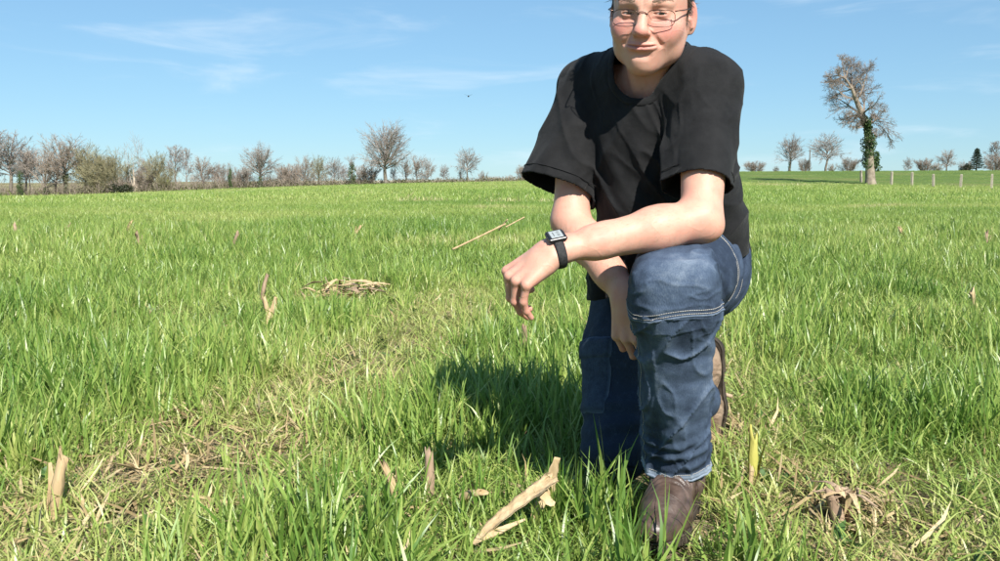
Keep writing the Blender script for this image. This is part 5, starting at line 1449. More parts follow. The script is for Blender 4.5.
# ---------------------------------------------------------------- grass: tufts of real blades, scattered by geometry nodes
def blade_mat(name, stops, dry=False):
    m = bpy.data.materials.new(name); m.use_nodes = True
    n, l = m.node_tree.nodes, m.node_tree.links; n.clear()
    out = n.new('ShaderNodeOutputMaterial'); mx = n.new('ShaderNodeMixShader'); pb = n.new('ShaderNodeBsdfPrincipled'); tl = n.new('ShaderNodeBsdfTranslucent')
    at = n.new('ShaderNodeAttribute'); at.attribute_name = 'tone'
    ti = n.new('ShaderNodeAttribute'); ti.attribute_name = 'tint'; ti.attribute_type = 'INSTANCER'
    sp = n.new('ShaderNodeSeparateColor'); l.new(at.outputs['Color'], sp.inputs[0])
    ad = n.new('ShaderNodeMath'); ad.operation = 'MULTIPLY_ADD'; ad.inputs[1].default_value = 0.45; ad.use_clamp = True
    l.new(sp.outputs['Green'], ad.inputs[0]); l.new(ti.outputs['Fac'], ad.inputs[2])
    r = n.new('ShaderNodeValToRGB'); e = r.color_ramp.elements
    e[0].position, e[0].color = stops[0]; e[1].position, e[1].color = stops[-1]
    for pos, c in stops[1:-1]: k = e.new(pos); k.color = c
    l.new(ad.outputs[0], r.inputs['Fac'])
    # pale sheath at the foot of each blade, yellowed tips on some
    mb = n.new('ShaderNodeMix'); mb.data_type = 'RGBA'; mb.inputs['B'].default_value = (0.30, 0.30, 0.12, 1) if not dry else (0.36, 0.27, 0.15, 1)
    mr = n.new('ShaderNodeMapRange'); mr.inputs['From Min'].default_value = 0.32; mr.inputs['From Max'].default_value = 0.0; mr.inputs['To Max'].default_value = 0.55
    l.new(sp.outputs['Red'], mr.inputs['Value']); l.new(mr.outputs[0], mb.inputs['Factor']); l.new(r.outputs[0], mb.inputs['A'])
    l.new(mb.outputs['Result'], pb.inputs['Base Color']); l.new(mb.outputs['Result'], tl.inputs['Color'])
    pb.inputs['Roughness'].default_value = 0.38 if not dry else 0.8; pb.inputs['Specular IOR Level'].default_value = 0.5 if not dry else 0.15
    mx.inputs[0].default_value = 0.36 if not dry else 0.15
    l.new(pb.outputs[0], mx.inputs[1]); l.new(tl.outputs[0], mx.inputs[2]); l.new(mx.outputs[0], out.inputs[0])
    return m
m_grass = blade_mat('grass_blades', [(0.0, (0.098, 0.200, 0.030, 1)), (0.30, (0.222, 0.338, 0.068, 1)), (0.55, (0.365, 0.448, 0.115, 1)), (0.80, (0.48, 0.47, 0.18, 1)), (1.0, (0.54, 0.45, 0.27, 1))])
m_dry = blade_mat('dry_blades', [(0.0, (0.16, 0.11, 0.055, 1)), (0.5, (0.36, 0.27, 0.14, 1)), (1.0, (0.58, 0.47, 0.28, 1))], True)
m_weed = blade_mat('weed_leaves', [(0.0, (0.045, 0.11, 0.03, 1)), (0.6, (0.09, 0.18, 0.045, 1)), (1.0, (0.15, 0.24, 0.07, 1))])

def ribbons(rg, n, foot, h, w, lean, curl, seg=5, zlift=0.0, taper=1.6, wide=0.35):
    """n curved tapering blades; returns V, Q, tone"""
    V = []; Q = []; C = []
    t = np.linspace(0, 1, seg + 1)
    for k in range(n):
        az = rg.uniform(0, 6.283); fx, fy = rg.normal(0, foot, 2)
        H = rg.uniform(*h); W = rg.uniform(*w) * 0.5; a0 = rg.uniform(*lean); cu = rg.uniform(*curl)
        ang = a0 + cu * t ** 1.4                     # angle from the vertical
        ds = H / seg
        rr = np.concatenate([[0], np.cumsum(np.sin(ang[:-1]) * ds)]); zz = np.concatenate([[0], np.cumsum(np.cos(ang[:-1]) * ds)])
        zz = np.maximum(zz, 0.004 + 0.012 * (zz < 0.0)) if zlift == 0 else np.maximum(zz + zlift, 0.004)
        tw = rg.uniform(-0.9, 0.9) * t + rg.uniform(-0.5, 0.5)
        bend = rg.normal(0, 0.25) * t ** 2
        cx = fx + rr * np.cos(az + bend); cy = fy + rr * np.sin(az + bend)
        wv = W * (wide + (1 - wide) * np.minimum(1, t * 4)) * (1 - t ** taper * 0.97)
        sx = -np.sin(az + tw) * wv; sy = np.cos(az + tw) * wv; sz = np.sin(tw) * wv * 0.5
        b = len(V)
        for i in range(seg + 1):
            V.append((cx[i] - sx[i], cy[i] - sy[i], zz[i] - sz[i])); V.append((cx[i] + sx[i], cy[i] + sy[i], zz[i] + sz[i]))
        g = rg.random()
        C += [(t[i // 2], g, 0) for i in range(2 * seg + 2)]
        Q += [(b + 2 * i, b + 2 * i + 1, b + 2 * i + 3, b + 2 * i + 2) for i in range(seg)]
    return V, Q, C
TUFTS = {}
def tuft(kind, specs, mat, seed):
    rg = np.random.default_rng(seed); V = []; Q = []; C = []
    for sp in specs:
        v, q, c = ribbons(rg, **sp); Q += [tuple(i + len(V) for i in f) for f in q]; V += v; C += c
    me = np_mesh('tuft_' + kind, V, Q, None, True, mat); color_attr(me, 'tone', np.array(C))
    TUFTS.setdefault(kind, []).append(bpy.data.objects.new('tuft_%s_%02d' % (kind, len(TUFTS.get(kind, []))), me))
for s in range(9):      # upright young crop
    tuft('up', [dict(n=6, foot=0.014, h=(0.09, 0.195), w=(0.0070, 0.0115), lean=(0.02, 0.5), curl=(0.0, 1.3)), dict(n=6, foot=0.018, h=(0.06, 0.13), w=(0.0045, 0.007), lean=(0.2, 0.9), curl=(0.2, 1.7))], m_grass, 100 + s)
for s in range(8):      # flopped over, half flattened
    tuft('flop', [dict(n=7, foot=0.016, h=(0.08, 0.17), w=(0.0045, 0.0075), lean=(0.4, 1.1), curl=(0.5, 1.5)), dict(n=5, foot=0.025, h=(0.06, 0.12), w=(0.004, 0.0065), lean=(0.9, 1.5), curl=(0.0, 0.5)), dict(n=3, foot=0.012, h=(0.05, 0.10), w=(0.004, 0.006), lean=(0.1, 0.5), curl=(0.2, 1.0))], m_grass, 200 + s)
for s in range(5):      # short mossy undergrowth
    tuft('under', [dict(n=16, foot=0.035, h=(0.02, 0.06), w=(0.003, 0.006), lean=(0.2, 1.2), curl=(0.0, 0.8), seg=3)], m_grass, 300 + s)
for s in range(6):      # dead leaves and bits of straw on the soil
    tuft('dry', [dict(n=6, foot=0.04, h=(0.04, 0.13), w=(0.003, 0.009), lean=(1.15, 1.6), curl=(-0.2, 0.3), seg=3, taper=4, zlift=0.012), dict(n=2, foot=0.02, h=(0.05, 0.10), w=(0.003, 0.006), lean=(0.3, 1.0), curl=(0.3, 1.2), seg=4)], m_dry, 400 + s)
for s in range(6):      # a patch of crop for the middle distance
    tuft('patch', [dict(n=46, foot=0.13, h=(0.08, 0.20), w=(0.008, 0.013), lean=(0.02, 0.8), curl=(0.1, 1.4), seg=3)], m_grass, 500 + s)
for s in range(5):      # a wide patch for far off
    tuft('far', [dict(n=60, foot=0.42, h=(0.09, 0.22), w=(0.018, 0.032), lean=(0.02, 0.9), curl=(0.1, 1.0), seg=2)], m_grass, 600 + s)
for s in range(4):      # small broad-leaved weeds
    tuft('weed', [dict(n=9, foot=0.015, h=(0.025, 0.06), w=(0.014, 0.024), lean=(0.5, 1.3), curl=(0.0, 0.6), seg=4, taper=3.0, wide=0.15)], m_weed, 700 + s)

def scatter(name, kind, P, rz, sc, tint, label, cat, rg, tilt=0.12):
    n = len(P)
    me = bpy.data.meshes.new(name); me.vertices.add(n); me.vertices.foreach_set('co', np.asarray(P, np.float32).ravel())
    def at(nm, ty, arr, key):
        a = me.attributes.new(nm, ty, 'POINT'); a.data.foreach_set(key, np.asarray(arr, np.float32 if ty != 'INT' else np.int32).ravel())
    rot = np.stack([rg.normal(0, tilt, n), rg.normal(0, tilt, n), rz], 1)
    at('rot', 'FLOAT_VECTOR', rot, 'vector'); at('sc', 'FLOAT', sc, 'value'); at('tint', 'FLOAT', tint, 'value')
    at('vi', 'INT', rg.integers(0, len(TUFTS[kind]), n), 'value')
    c = bpy.data.collections.new(name + '_tufts')
    for o in TUFTS[kind]: c.objects.link(o)
    ng = bpy.data.node_groups.new(name, 'GeometryNodeTree')
    ng.interface.new_socket('Geometry', in_out='INPUT', socket_type='NodeSocketGeometry'); ng.interface.new_socket('Geometry', in_out='OUTPUT', socket_type='NodeSocketGeometry')
    N, L = ng.nodes, ng.links
    gi = N.new('NodeGroupInput'); go = N.new('NodeGroupOutput'); ip = N.new('GeometryNodeInstanceOnPoints'); ci = N.new('GeometryNodeCollectionInfo')
    ci.inputs['Collection'].default_value = c; ci.inputs['Separate Children'].default_value = True; ci.inputs['Reset Children'].default_value = True
    def na(nm, ty):
        x = N.new('GeometryNodeInputNamedAttribute'); x.data_type = ty; x.inputs['Name'].default_value = nm
        return [o for o in x.outputs if o.enabled and o.name == 'Attribute'][0]
    L.new(gi.outputs[0], ip.inputs['Points']); L.new(ci.outputs[0], ip.inputs['Instance']); ip.inputs['Pick Instance'].default_value = True
    L.new(na('vi', 'INT'), ip.inputs['Instance Index']); L.new(na('rot', 'FLOAT_VECTOR'), ip.inputs['Rotation']); L.new(na('sc', 'FLOAT'), ip.inputs['Scale'])
    L.new(ip.outputs[0], go.inputs[0])
    o = link(bpy.data.objects.new(name, me)); md = o.modifiers.new('scatter', 'NODES'); md.node_group = ng
    return tag(o, label, cat, kind='stuff')

# how the crop grows: lush clumps, a thin half-flattened track running away to the left, bare litter spots
def track(x, y):
    c = np.interp(y, [0.5, 1.7, 2.2, 3.2, 4.4, 6.6, 12], [-1.0, -0.88, -0.80, -0.52, -0.38, -0.12, 0.5])
    w = np.interp(y, [1.5, 3.0, 6.0, 12], [0.34, 0.34, 0.30, 0.2])
    t1 = np.exp(-((x - c) / w) ** 2) * sstep(13, 7, y)
    c2 = np.interp(y, [0.5, 1.8, 2.6, 5, 12], [0.80, 0.72, 0.62, 1.1, 2.6]); t2 = np.exp(-((x - c2) / 0.26) ** 2) * sstep(7, 3, y) * 0.9
    return np.clip(np.maximum(t1, t2), 0, 1)
SPOTS = [(-1.05, 2.45, 0.25, 0.7), (-0.55, 2.0, 0.2, 0.6), (-0.30, 2.75, 0.16, 0.5), (1.25, 2.05, 0.2, 0.6), (-0.84, 2.15, 0.22, 1.0), (-0.66, 2.35, 0.20, 0.8), (0.72, 1.86, 0.17, 1.0), (0.80, 2.0, 0.18, 0.8), (-0.17, 1.84, 0.10, 0.6), (-0.96, 5.6, 0.26, 1.0), (0.62, 2.55, 0.16, 0.7), (-0.45, 3.3, 0.2, 0.5), (-2.2, 6.5, 0.5, 0.5), (1.9, 7.0, 0.4, 0.5)]
def bare(x, y):
    b = np.zeros_like(x)
    for cx, cy, r, a in SPOTS: b = np.maximum(b, a * np.exp(-((x - cx) ** 2 + (y - cy) ** 2) / r ** 2))
    return b
LUSH = [(-0.36, 1.70, 0.22), (-0.30, 2.45, 0.22), (0.06, 2.75, 0.30), (-1.55, 3.0, 0.45), (-1.30, 2.2, 0.25), (1.20, 2.6, 0.35), (-0.45, 5.9, 0.30), (0.16, 1.80, 0.10), (0.95, 3.6, 0.4), (0.5, 1.60, 0.12), (0.26, 1.58, 0.10)]
def lush(x, y):
    v = 0.5 + 0.42 * noise2(x, y, 0.42, 5) + 0.30 * noise2(x, y, 1.3, 6)
    for cx, cy, r in LUSH: v = v + 0.55 * np.exp(-((x - cx) ** 2 + (y - cy) ** 2) / r ** 2)
    v = v * (1 - 0.75 * np.exp(-(((x - 0.02) / 0.16) ** 2 + ((y - 1.68) / 0.16) ** 2)))        # trodden low around the husk
    v = np.clip((v - 0.26) * 1.75, 0, 1.25)
    return np.clip(v * (1 - 0.8 * track(x, y)) * (1 - 0.75 * bare(x, y)), 0, 1)
BODY_ON_GROUND = [((0.40, 1.93), (0.31, 1.66), 0.050), ((0.25, 2.02), (0.40, 2.22), 0.085), ((0.40, 2.22), (0.60, 2.50), 0.075)]
def clear_of_person(x, y):
    ok = np.ones(len(x), bool)
    for (ax_, ay), (bx_, by), r in BODY_ON_GROUND:
        vx, vy = bx_ - ax_, by - ay; t = np.clip(((x - ax_) * vx + (y - ay) * vy) / (vx * vx + vy * vy), 0, 1)
        ok &= np.hypot(x - ax_ - t * vx, y - ay - t * vy) > r
    return ok
rg = np.random.default_rng(5)
def zone(y0, y1, dens, slope=0.80, pad=1.8):
    """random points in the wedge in front of the camera, padded so that a step aside still sees crop"""
    w1 = slope * y1 + pad; A = 2 * w1 * (y1 - y0); n = int(A * dens)
    y = rg.uniform(y0, y1, n); x = rg.uniform(-w1, w1, n); k = np.abs(x) < slope * y + pad
    return x[k], y[k]
def xyz(x, y, dz=0.0): return np.stack([x, y, zt(x, y) + dz], 1)
def yellow(x, y): return np.clip(0.16 + 0.16 * noise2(x, y, 0.9, 11) + 0.12 * noise2(x, y, 3.5, 12) + 0.20 * track(x, y), 0, 0.6)
G = {k: [[], [], [], []] for k in TUFTS}
def put(kind, x, y, sc, tint, dz=0.0):
    k = clear_of_person(x, y); x, y = x[k], y[k]; sc = np.broadcast_to(sc, len(k))[k]; tint = np.broadcast_to(tint, len(k))[k]
    G[kind][0].append(xyz(x, y, dz)); G[kind][1].append(rg.uniform(0, 6.283, len(x))); G[kind][2].append(sc); G[kind][3].append(tint)
for y0, y1, dens in ((0.35, 3.2, 620), (3.2, 7.0, 380), (7.0, 13.0, 170)):
    x, y = zone(y0, y1, dens); L_ = lush(x, y); k = rg.random(len(x)) < np.clip(L_ * 1.4, 0.03, 1)
    x, y, L_ = x[k], y[k], L_[k]
    h = 0.50 + 0.55 * L_ + rg.normal(0, 0.14, len(x)); far_w = 1 + 0.18 * (y > 4) + 0.2 * (y > 8)
    put('up', x, y, np.clip(h, 0.4, 1.35) * far_w, yellow(x, y) + rg.normal(0, 0.09, len(x)) - 0.10 * L_ + 0.05)
for y0, y1, dens in ((0.35, 3.2, 560), (3.2, 7.0, 330), (7.0, 13.0, 110)):
    x, y = zone(y0, y1, dens); L_ = lush(x, y); b = bare(x, y); k = rg.random(len(x)) < np.clip(0.92 - L_ * 0.45 - 0.55 * b - 0.22 * track(x, y), 0.03, 1)
    x, y = x[k], y[k]
    put('flop', x, y, rg.uniform(0.6, 1.05, len(x)), yellow(x, y) + 0.10 + rg.normal(0, 0.07, len(x)))
for y0, y1, dens in ((0.35, 3.2, 420), (3.2, 6.0, 200)):
    x, y = zone(y0, y1, dens); k = rg.random(len(x)) < 0.75 - 0.6 * bare(x, y) - 0.35 * track(x, y); x, y = x[k], y[k]
    put('under', x, y, rg.uniform(0.7, 1.5, len(x)), yellow(x, y) + 0.15 + rg.normal(0, 0.08, len(x)))
for y0, y1, dens in ((0.35, 3.2, 340), (3.2, 8.0, 120), (8.0, 16.0, 16)):
    x, y = zone(y0, y1, dens); k = rg.random(len(x)) < np.clip(0.14 + 0.50 * track(x, y) + 0.85 * bare(x, y), 0, 1); x, y = x[k], y[k]
    put('dry', x, y, rg.uniform(0.5, 1.3, len(x)), rg.uniform(0.0, 0.6, len(x)))
x, y = zone(0.5, 6.0, 26); k = rg.random(len(x)) < np.clip(0.25 + 0.6 * track(x, y), 0, 1); x, y = x[k], y[k]
put('weed', x, y, rg.uniform(0.6, 1.3, len(x)), rg.uniform(0.0, 0.5, len(x)))
for y0, y1, dens in ((6.0, 14.0, 34), (14.0, 32.0, 26)):
    x, y = zone(y0, y1, dens, 0.80, 3.0); L_ = 0.5 + 0.4 * noise2(x, y, 1.6, 21) + 0.2 * noise2(x, y, 5.0, 22)
    k = rg.random(len(x)) < np.clip(0.35 + L_, 0, 1); x, y, L_ = x[k], y[k], L_[k]
    put('patch', x, y, np.clip(0.62 + 0.45 * L_, 0.4, 1.3), np.clip(0.10 + 0.20 * noise2(x, y, 2.5, 23) + 0.10 * noise2(x, y, 9.0, 24) + 0.10 + 0.5 * sstep(0.5, 0.85, noise2(x * 0.3, y, 1.6, 28)), 0, 0.75))
x, y = zone(30.0, 136.0, 2.6, 0.80, 6.0)
pas = (y + 0.5 * x > 94) & (x > 8)
k = ~(pas & (rg.random(len(x)) < 0.55)); x, y, pas = x[k], y[k], pas[k]
yel = np.clip(0.22 + 0.16 * noise2(x, y, 6.0, 25) + 0.14 * noise2(x, y * 0.4, 9.0, 26) + 0.55 * sstep(0.45, 0.8, noise2(x * 0.25, y, 3.0, 27)), 0, 0.85)
put('far', x, y, np.where(pas, 0.38, rg.uniform(0.75, 1.15, len(x))), np.where(pas, yel * 0.55, yel))
NAMES = {'up': ('crop_grass', 'upright young green crop blades covering the near field', 'grass'), 'flop': ('flattened_grass', 'half flattened pale green blades lying between the clumps', 'grass'),
         'under': ('short_undergrowth', 'short fine green shoots close to the soil', 'grass'), 'dry': ('straw_litter', 'dry straw and dead leaf bits scattered on the soil', 'straw'),
         'patch': ('middle_field_grass', 'dense green crop in the middle distance of the field', 'grass'), 'far': ('far_field_grass', 'far green crop and pasture towards the hedges', 'grass'), 'weed': ('small_weeds', 'small round-leaved weeds low among the grass', 'weeds')}
for kd, (P_, rz_, sc_, ti_) in G.items():
    nm, lb, ct = NAMES[kd]
    scatter(nm, kd, np.concatenate(P_), np.concatenate(rz_), np.concatenate(sc_), np.concatenate(ti_), lb, ct, rg)
# ---------------------------------------------------------------- maize stubble and straw left on the field
m_straw = simple_mat('dry_maize_stalk', (0.30, 0.21, 0.11, 1), (0.52, 0.40, 0.23, 1), 26, 0.85, 0.5, 90, 0.2, (1, 1, 0.18))
m_straw_old = simple_mat('old_maize_stalk', (0.20, 0.13, 0.09, 1), (0.40, 0.30, 0.20, 1), 30, 0.9, 0.5, 90, 0.2, (1, 1, 0.2))
m_straw_green = simple_mat('yellowing_stalk', (0.34, 0.33, 0.06, 1), (0.52, 0.46, 0.14, 1), 24, 0.7, 0.4, 80, 0.3, (1, 1, 0.2))
m_husk = simple_mat('dry_husk', (0.36, 0.25, 0.13, 1), (0.56, 0.43, 0.26, 1), 60, 0.8, 0.6, 60, 0.2, (1, 1, 0.2))
def stub_mesh(seed, h, r, mat, split=0.25):
    """hollow cut stalk: node ring, ragged slanted top, torn sheath"""
    rg_ = np.random.default_rng(seed); n, m = 10, 9; B = Bag()
    zz = np.linspace(-0.03, h, m); a = np.arange(n) * 2 * np.pi / n
    bend = rg_.normal(0, 0.10 * h, 2)
    rag = rg_.uniform(-split, split * 0.3, n) * h * 0.6 + np.cos(a + rg_.uniform(0, 6)) * r * 0.9
    V = []
    for i, z in enumerate(zz):
        f = max(0, z) / h; node = 1 + 0.20 * math.exp(-((f - 0.55) / 0.05) ** 2) + 0.15 * math.exp(-((f - 0.05) / 0.1) ** 2)
        for k in range(n):
            rr_ = r * node * (1.06 - 0.12 * f) * (1 + 0.08 * math.sin(3 * a[k] + seed))
            V.append((bend[0] * f * f + rr_ * math.cos(a[k]), bend[1] * f * f + rr_ * 0.85 * math.sin(a[k]), z + (rag[k] if i == m - 1 else 0.5 * rag[k] * (i == m - 2))))
    for i, z in ((m - 1, h), (m - 4, h * 0.6)):
        f = z / h
        for k in range(n): V.append((bend[0] * f * f + r * 0.72 * math.cos(a[k]), bend[1] * f * f + r * 0.62 * math.sin(a[k]), z + (rag[k] if i == m - 1 else 0)))
    Q = [(i * n + k, i * n + (k + 1) % n, (i + 1) * n + (k + 1) % n, (i + 1) * n + k) for i in range(m - 1) for k in range(n)]
    Q += [((m - 1) * n + k, (m - 1) * n + (k + 1) % n, m * n + (k + 1) % n, m * n + k) for k in range(n)]
    Q += [(m * n + k, m * n + (k + 1) % n, (m + 1) * n + (k + 1) % n, (m + 1) * n + k) for k in range(n)]
    B.add(V, Q, [((m + 1) * n, (m + 1) * n + k + 1, (m + 1) * n + k + 2) for k in range(n - 2)])
    st = B.mesh('stalk', mat)
    # torn sheath leaf
    t = np.linspace(0, 1, 7); az = rg_.uniform(0, 6.28)
    cx = (r * 1.15 + 0.02 * t ** 2); cz = h * 0.12 + t * h * 0.72
    w = r * 1.1 * (1 - t * 0.75)
    P1 = np.stack([cx * math.cos(az) - w * math.sin(az), cx * math.sin(az) + w * math.cos(az), cz], 1); P2 = np.stack([cx * math.cos(az) + w * math.sin(az), cx * math.sin(az) - w * math.cos(az), cz], 1)
    V = np.concatenate([P1, P2]); Q = [(i, i + 1, 8 + i, 7 + i) for i in range(6)]
    return st, np_mesh('sheath', V, Q, None, True, mat)
def stub(x, y, h, r, tilt, az, mat, label, seed, split=0.25, name='maize_stub'):
    root = empty(name, (x, y, float(zt(x, y)) - 0.01)); root.rotation_euler = (Vector((math.sin(tilt) * math.cos(az), math.sin(tilt) * math.sin(az), math.cos(tilt)))).to_track_quat('Z', 'Y').to_euler()
    tag(root, label, 'stubble', 'cut maize stubs standing in the field')
    a, b = stub_mesh(seed, h, r, mat, split)
    link(bpy.data.objects.new('stalk', a), root); link(bpy.data.objects.new('sheath', b), root)
STUBS = [
    (-0.965, 1.88, 0.150, 0.0125, 0.12, 1.2, m_straw, 'tan maize stub with a joint at the lower left of the photo'),
    (-0.205, 1.90, 0.150, 0.0105, 0.30, 3.0, m_straw, 'orange-tan split stub leaning left, bottom centre of the photo'),
    (-0.160, 1.97, 0.150, 0.0105, 0.10, 1.4, m_straw_old, 'greyish-brown stub just right of the orange-tan leaning one'),
    (0.600, 2.08, 0.150, 0.0105, 0.05, 1.0, m_straw_green, 'yellow-green stub right of the front boot'),
    (0.575, 2.00, 0.090, 0.0060, 0.10, 2.0, m_straw, 'short pale stub just left of the yellow-green one'),
    (0.100, 3.62, 0.160, 0.0130, 0.05, 0.0, m_straw_old, 'pinkish stub standing below the dangling hand'),
    (-1.11, 4.30, 0.190, 0.0120, 0.20, 2.0, m_straw, 'pale stub with a yellow dead leaf in the left middle field'),
    (-1.42, 5.30, 0.200, 0.0120, 0.15, 1.0, m_straw_old, 'small pinkish stub behind the stub with the yellow leaf'),
    (0.720, 1.83, 0.085, 0.0150, 0.25, 2.4, m_straw_old, 'brown frayed stump at the lower right of the photo'),
    (-4.85, 11.6, 0.26, 0.020, 0.45, 0.3, m_straw, 'bright slanting stub far left in the stubble row'),
    (-5.50, 11.4, 0.22, 0.022, 0.10, 1.0, m_straw_old, 'dark stub left of the bright slanting one'),
    (-6.40, 11.9, 0.22, 0.020, 0.15, 2.0, m_straw_old, 'stub near the left edge in the far stubble row'),
    (-3.85, 9.6, 0.22, 0.016, 0.10, 2.0, m_straw_old, 'stub in the left field nearer than the stubble row'),
    (-2.75, 9.2, 0.24, 0.017, 0.15, 1.0, m_straw_old, 'pinkish upright stub left of the straw heap, further off'),
    (-1.80, 11.0, 0.24, 0.020, 0.35, 0.2, m_straw, 'slanting stub beyond the straw heap'),
    (4.95, 11.0, 0.22, 0.024, 0.30, 3.0, m_straw, 'pale frayed stub in the right field below the fence'),
    (5.20, 9.6, 0.22, 0.016, 0.10, 1.0, m_straw_old, 'thin dark stub at the far right of the field'),
    (2.45, 4.6, 0.18, 0.011, 0.15, 1.0, m_straw, 'thin pale stub in the right middle field'),
]
for k, (x, y, h, r, ti_, az, mt, lb) in enumerate(STUBS): stub(x, y, h, r, ti_, az, mt, lb, 900 + k, 0.5 if 'split' in lb or 'frayed' in lb else 0.25)

def strip(P, W, nrm_, mat, name, parent=None, thick=0.0014, cup=0.10, rag=0.0):
    """leaf-like strip with a cupped section and real thickness"""
    P = smooth_path(P, 22); W = np.interp(np.linspace(0, 1, 22), np.linspace(0, 1, len(W)), W)
    T = np.gradient(P, axis=0); T /= np.linalg.norm(T, axis=1, keepdims=True)
    Nn = np.asarray(nrm_, float) - T * (T @ np.asarray(nrm_, float))[:, None]; Nn /= np.linalg.norm(Nn, axis=1, keepdims=True)
    S = np.cross(T, Nn); c = np.linspace(-1, 1, 7)
    jag = 1 + 0.10 * np.sin(np.arange(22) * 1.9)
    top = (P[:, None] + S[:, None] * (c[None, :, None] * (W * jag)[:, None, None]) + Nn[:, None] * ((c ** 2)[None, :, None] * cup * W[:, None, None])).reshape(-1, 3)
    rw_ = np.random.default_rng(int(abs(P[0, 0]) * 1e4) + 3)
    top += np.repeat(Nn, 7, 0) * (rw_.normal(0, 0.035, len(top)) * np.repeat(W, 7))[:, None]
    top[-7:] += T[-1] * rw_.uniform(-rag, rag, 7)[:, None]; top[-14:-7] += T[-1] * rw_.uniform(-rag, rag, 7)[:, None] * 0.4
    bot = top - np.repeat(Nn, 7, 0) * thick
    V = np.concatenate([top, bot]); nb_ = len(top)
    Q = [(i * 7 + k, i * 7 + k + 1, (i + 1) * 7 + k + 1, (i + 1) * 7 + k) for i in range(21) for k in range(6)]
    Q += [tuple(nb_ + j for j in q[::-1]) for q in list(Q)]
    for i in range(21):
        for k in (0, 6): Q.append((i * 7 + k, (i + 1) * 7 + k, nb_ + (i + 1) * 7 + k, nb_ + i * 7 + k))
    for k in range(6):
        for i in (0, 21): Q.append((i * 7 + k, i * 7 + k + 1, nb_ + i * 7 + k + 1, nb_ + i * 7 + k))
    return np_obj(name, V, np.array(Q), None, True, mat, parent)
# the big torn husk in front of the person
husk = empty('maize_husk', (0.0, 1.75, 0.0)); tag(husk, 'large torn tan maize husk lying slanted in front of the man', 'husk')
o = strip([(-0.052, -0.06, 0.010), (-0.02, -0.03, 0.035), (0.04, 0.01, 0.070), (0.112, 0.05, 0.110)], [0.006, 0.012, 0.016, 0.019], (-0.45, -0.5, 0.75), m_husk, 'blade', husk, rag=0.014)
o = strip([(0.105, 0.05, 0.106), (0.085, 0.045, 0.085), (0.100, 0.035, 0.062), (0.112, 0.03, 0.058)], [0.006, 0.010, 0.009, 0.004], (0.3, -0.8, 0.3), m_husk, 'curled_end', husk)
o = strip([(-0.05, -0.055, 0.012), (0.0, -0.04, 0.030), (0.05, -0.02, 0.045)], [0.004, 0.007, 0.002], (-0.2, -0.7, 0.6), m_husk, 'torn_edge', husk)
chunk = empty('stalk_chunk', (-0.062, 1.90, 0.035)); chunk.rotation_euler = (1.1, 0.3, 0.7); tag(chunk, 'small pale cut chunk of stalk left of the big husk', 'stalk')
a, b = stub_mesh(77, 0.040, 0.010, m_straw, 0.2); link(bpy.data.objects.new('stalk', a), chunk)
# long straws leaning on the grass
def straw(P, r, label, name='maize_straw', mat=None):
    P = np.asarray(P, float); o_ = P.mean(0); V, Q, T = poly_tube(smooth_path(P - o_, 24), r * (1 + 0.14 * np.sin(np.arange(24) * 1.3)), 7)
    e = np_obj(name, V, Q, T, True, mat or m_straw); e.location = o_; tag(e, label, 'straw', 'loose straws lying on the crop'); return e
straw([(-0.37, 7.0, 0.195), (-0.17, 7.1, 0.285), (0.045, 7.2, 0.385)], 0.008, 'long pale straw slanting up over the grass left of the hand')
straw([(0.05, 8.0, 0.32), (0.13, 8.05, 0.36), (0.22, 8.1, 0.405)], 0.006, 'short pale straw beyond the upper end of the long one')
straw([(-0.01, 7.3, 0.33), (0.02, 7.25, 0.37), (0.06, 7.2, 0.42)], 0.006, 'stubby straw tip crossing the end of the long straw')
straw([(0.47, 2.62, 0.10), (0.58, 2.6, 0.105), (0.68, 2.58, 0.09)], 0.006, 'brown straw behind the raised boot', mat=m_straw_old)
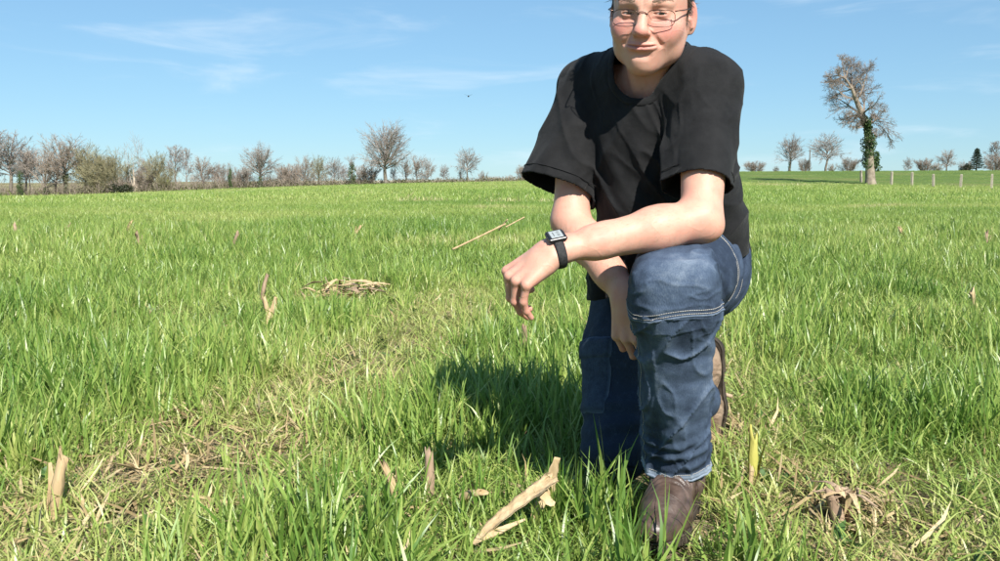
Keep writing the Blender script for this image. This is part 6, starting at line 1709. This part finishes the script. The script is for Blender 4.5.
# heap of dry maize leaves and straw
heap = empty('straw_heap', (-0.96, 5.6, float(zt(-0.96, 5.6)))); tag(heap, 'heap of dry straw and maize leaves in the left middle field', 'straw heap')
rh = np.random.default_rng(33)
for k in range(64):
    a = rh.uniform(0, 6.28); c = np.array([rh.normal(0, 0.13), rh.normal(0, 0.16), rh.uniform(0.03, 0.10)]); L_ = rh.uniform(0.04, 0.14); d = np.array([math.cos(a), math.sin(a), rh.normal(0, 0.22)])
    mt = (m_straw, m_straw_old, m_husk)[k % 3]
    if k % 2: V, Q, T = poly_tube([c - d * L_, c, c + d * L_], rh.uniform(0.002, 0.0055), 6); np_obj('straw', V, Q, T, True, mt, heap)
    else: strip([c - d * L_, c + [0, 0, 0.012], c + d * L_], [0.006, rh.uniform(0.010, 0.018), 0.004], (rh.normal(0, .4), rh.normal(0, .4), 1), mt, 'dry_leaf', heap)
# frayed dry leaves round the stump at the lower right
tuftr = empty('dry_leaf_tuft', (0.735, 1.85, float(zt(0.735, 1.85)))); tag(tuftr, 'tuft of frayed pinkish dry leaves by the brown stump, lower right', 'dry leaves')
for k in range(14):
    a = rh.uniform(0, 6.28); s_ = rh.uniform(0.04, 0.10)
    strip([(0, 0, 0.0), (math.cos(a) * s_ * 0.3, math.sin(a) * s_ * 0.3, 0.05 + s_ * 0.3), (math.cos(a) * s_, math.sin(a) * s_, 0.03 + rh.uniform(0, 0.05))], [0.004, 0.008, 0.002], (math.cos(a), math.sin(a), 1.0), m_straw_old if k % 2 else m_husk, 'dry_leaf', tuftr)
# yellow dead leaves at two stubs
for (x, y, z), lb in (((-1.09, 4.26, 0.10), 'yellow dead leaf beside the pale stub in the left middle field'), ((0.10, 1.83, 0.07), 'small curled dry leaf under the upper end of the husk')):
    e = strip([(-0.03, 0, -0.06), (0, 0.01, 0.0), (0.02, 0, 0.07)], [0.006, 0.016, 0.006], (0.2, -1, 0.2), m_husk, 'dead_leaf'); e.location = (x, y, z); tag(e, lb, 'dead leaf')
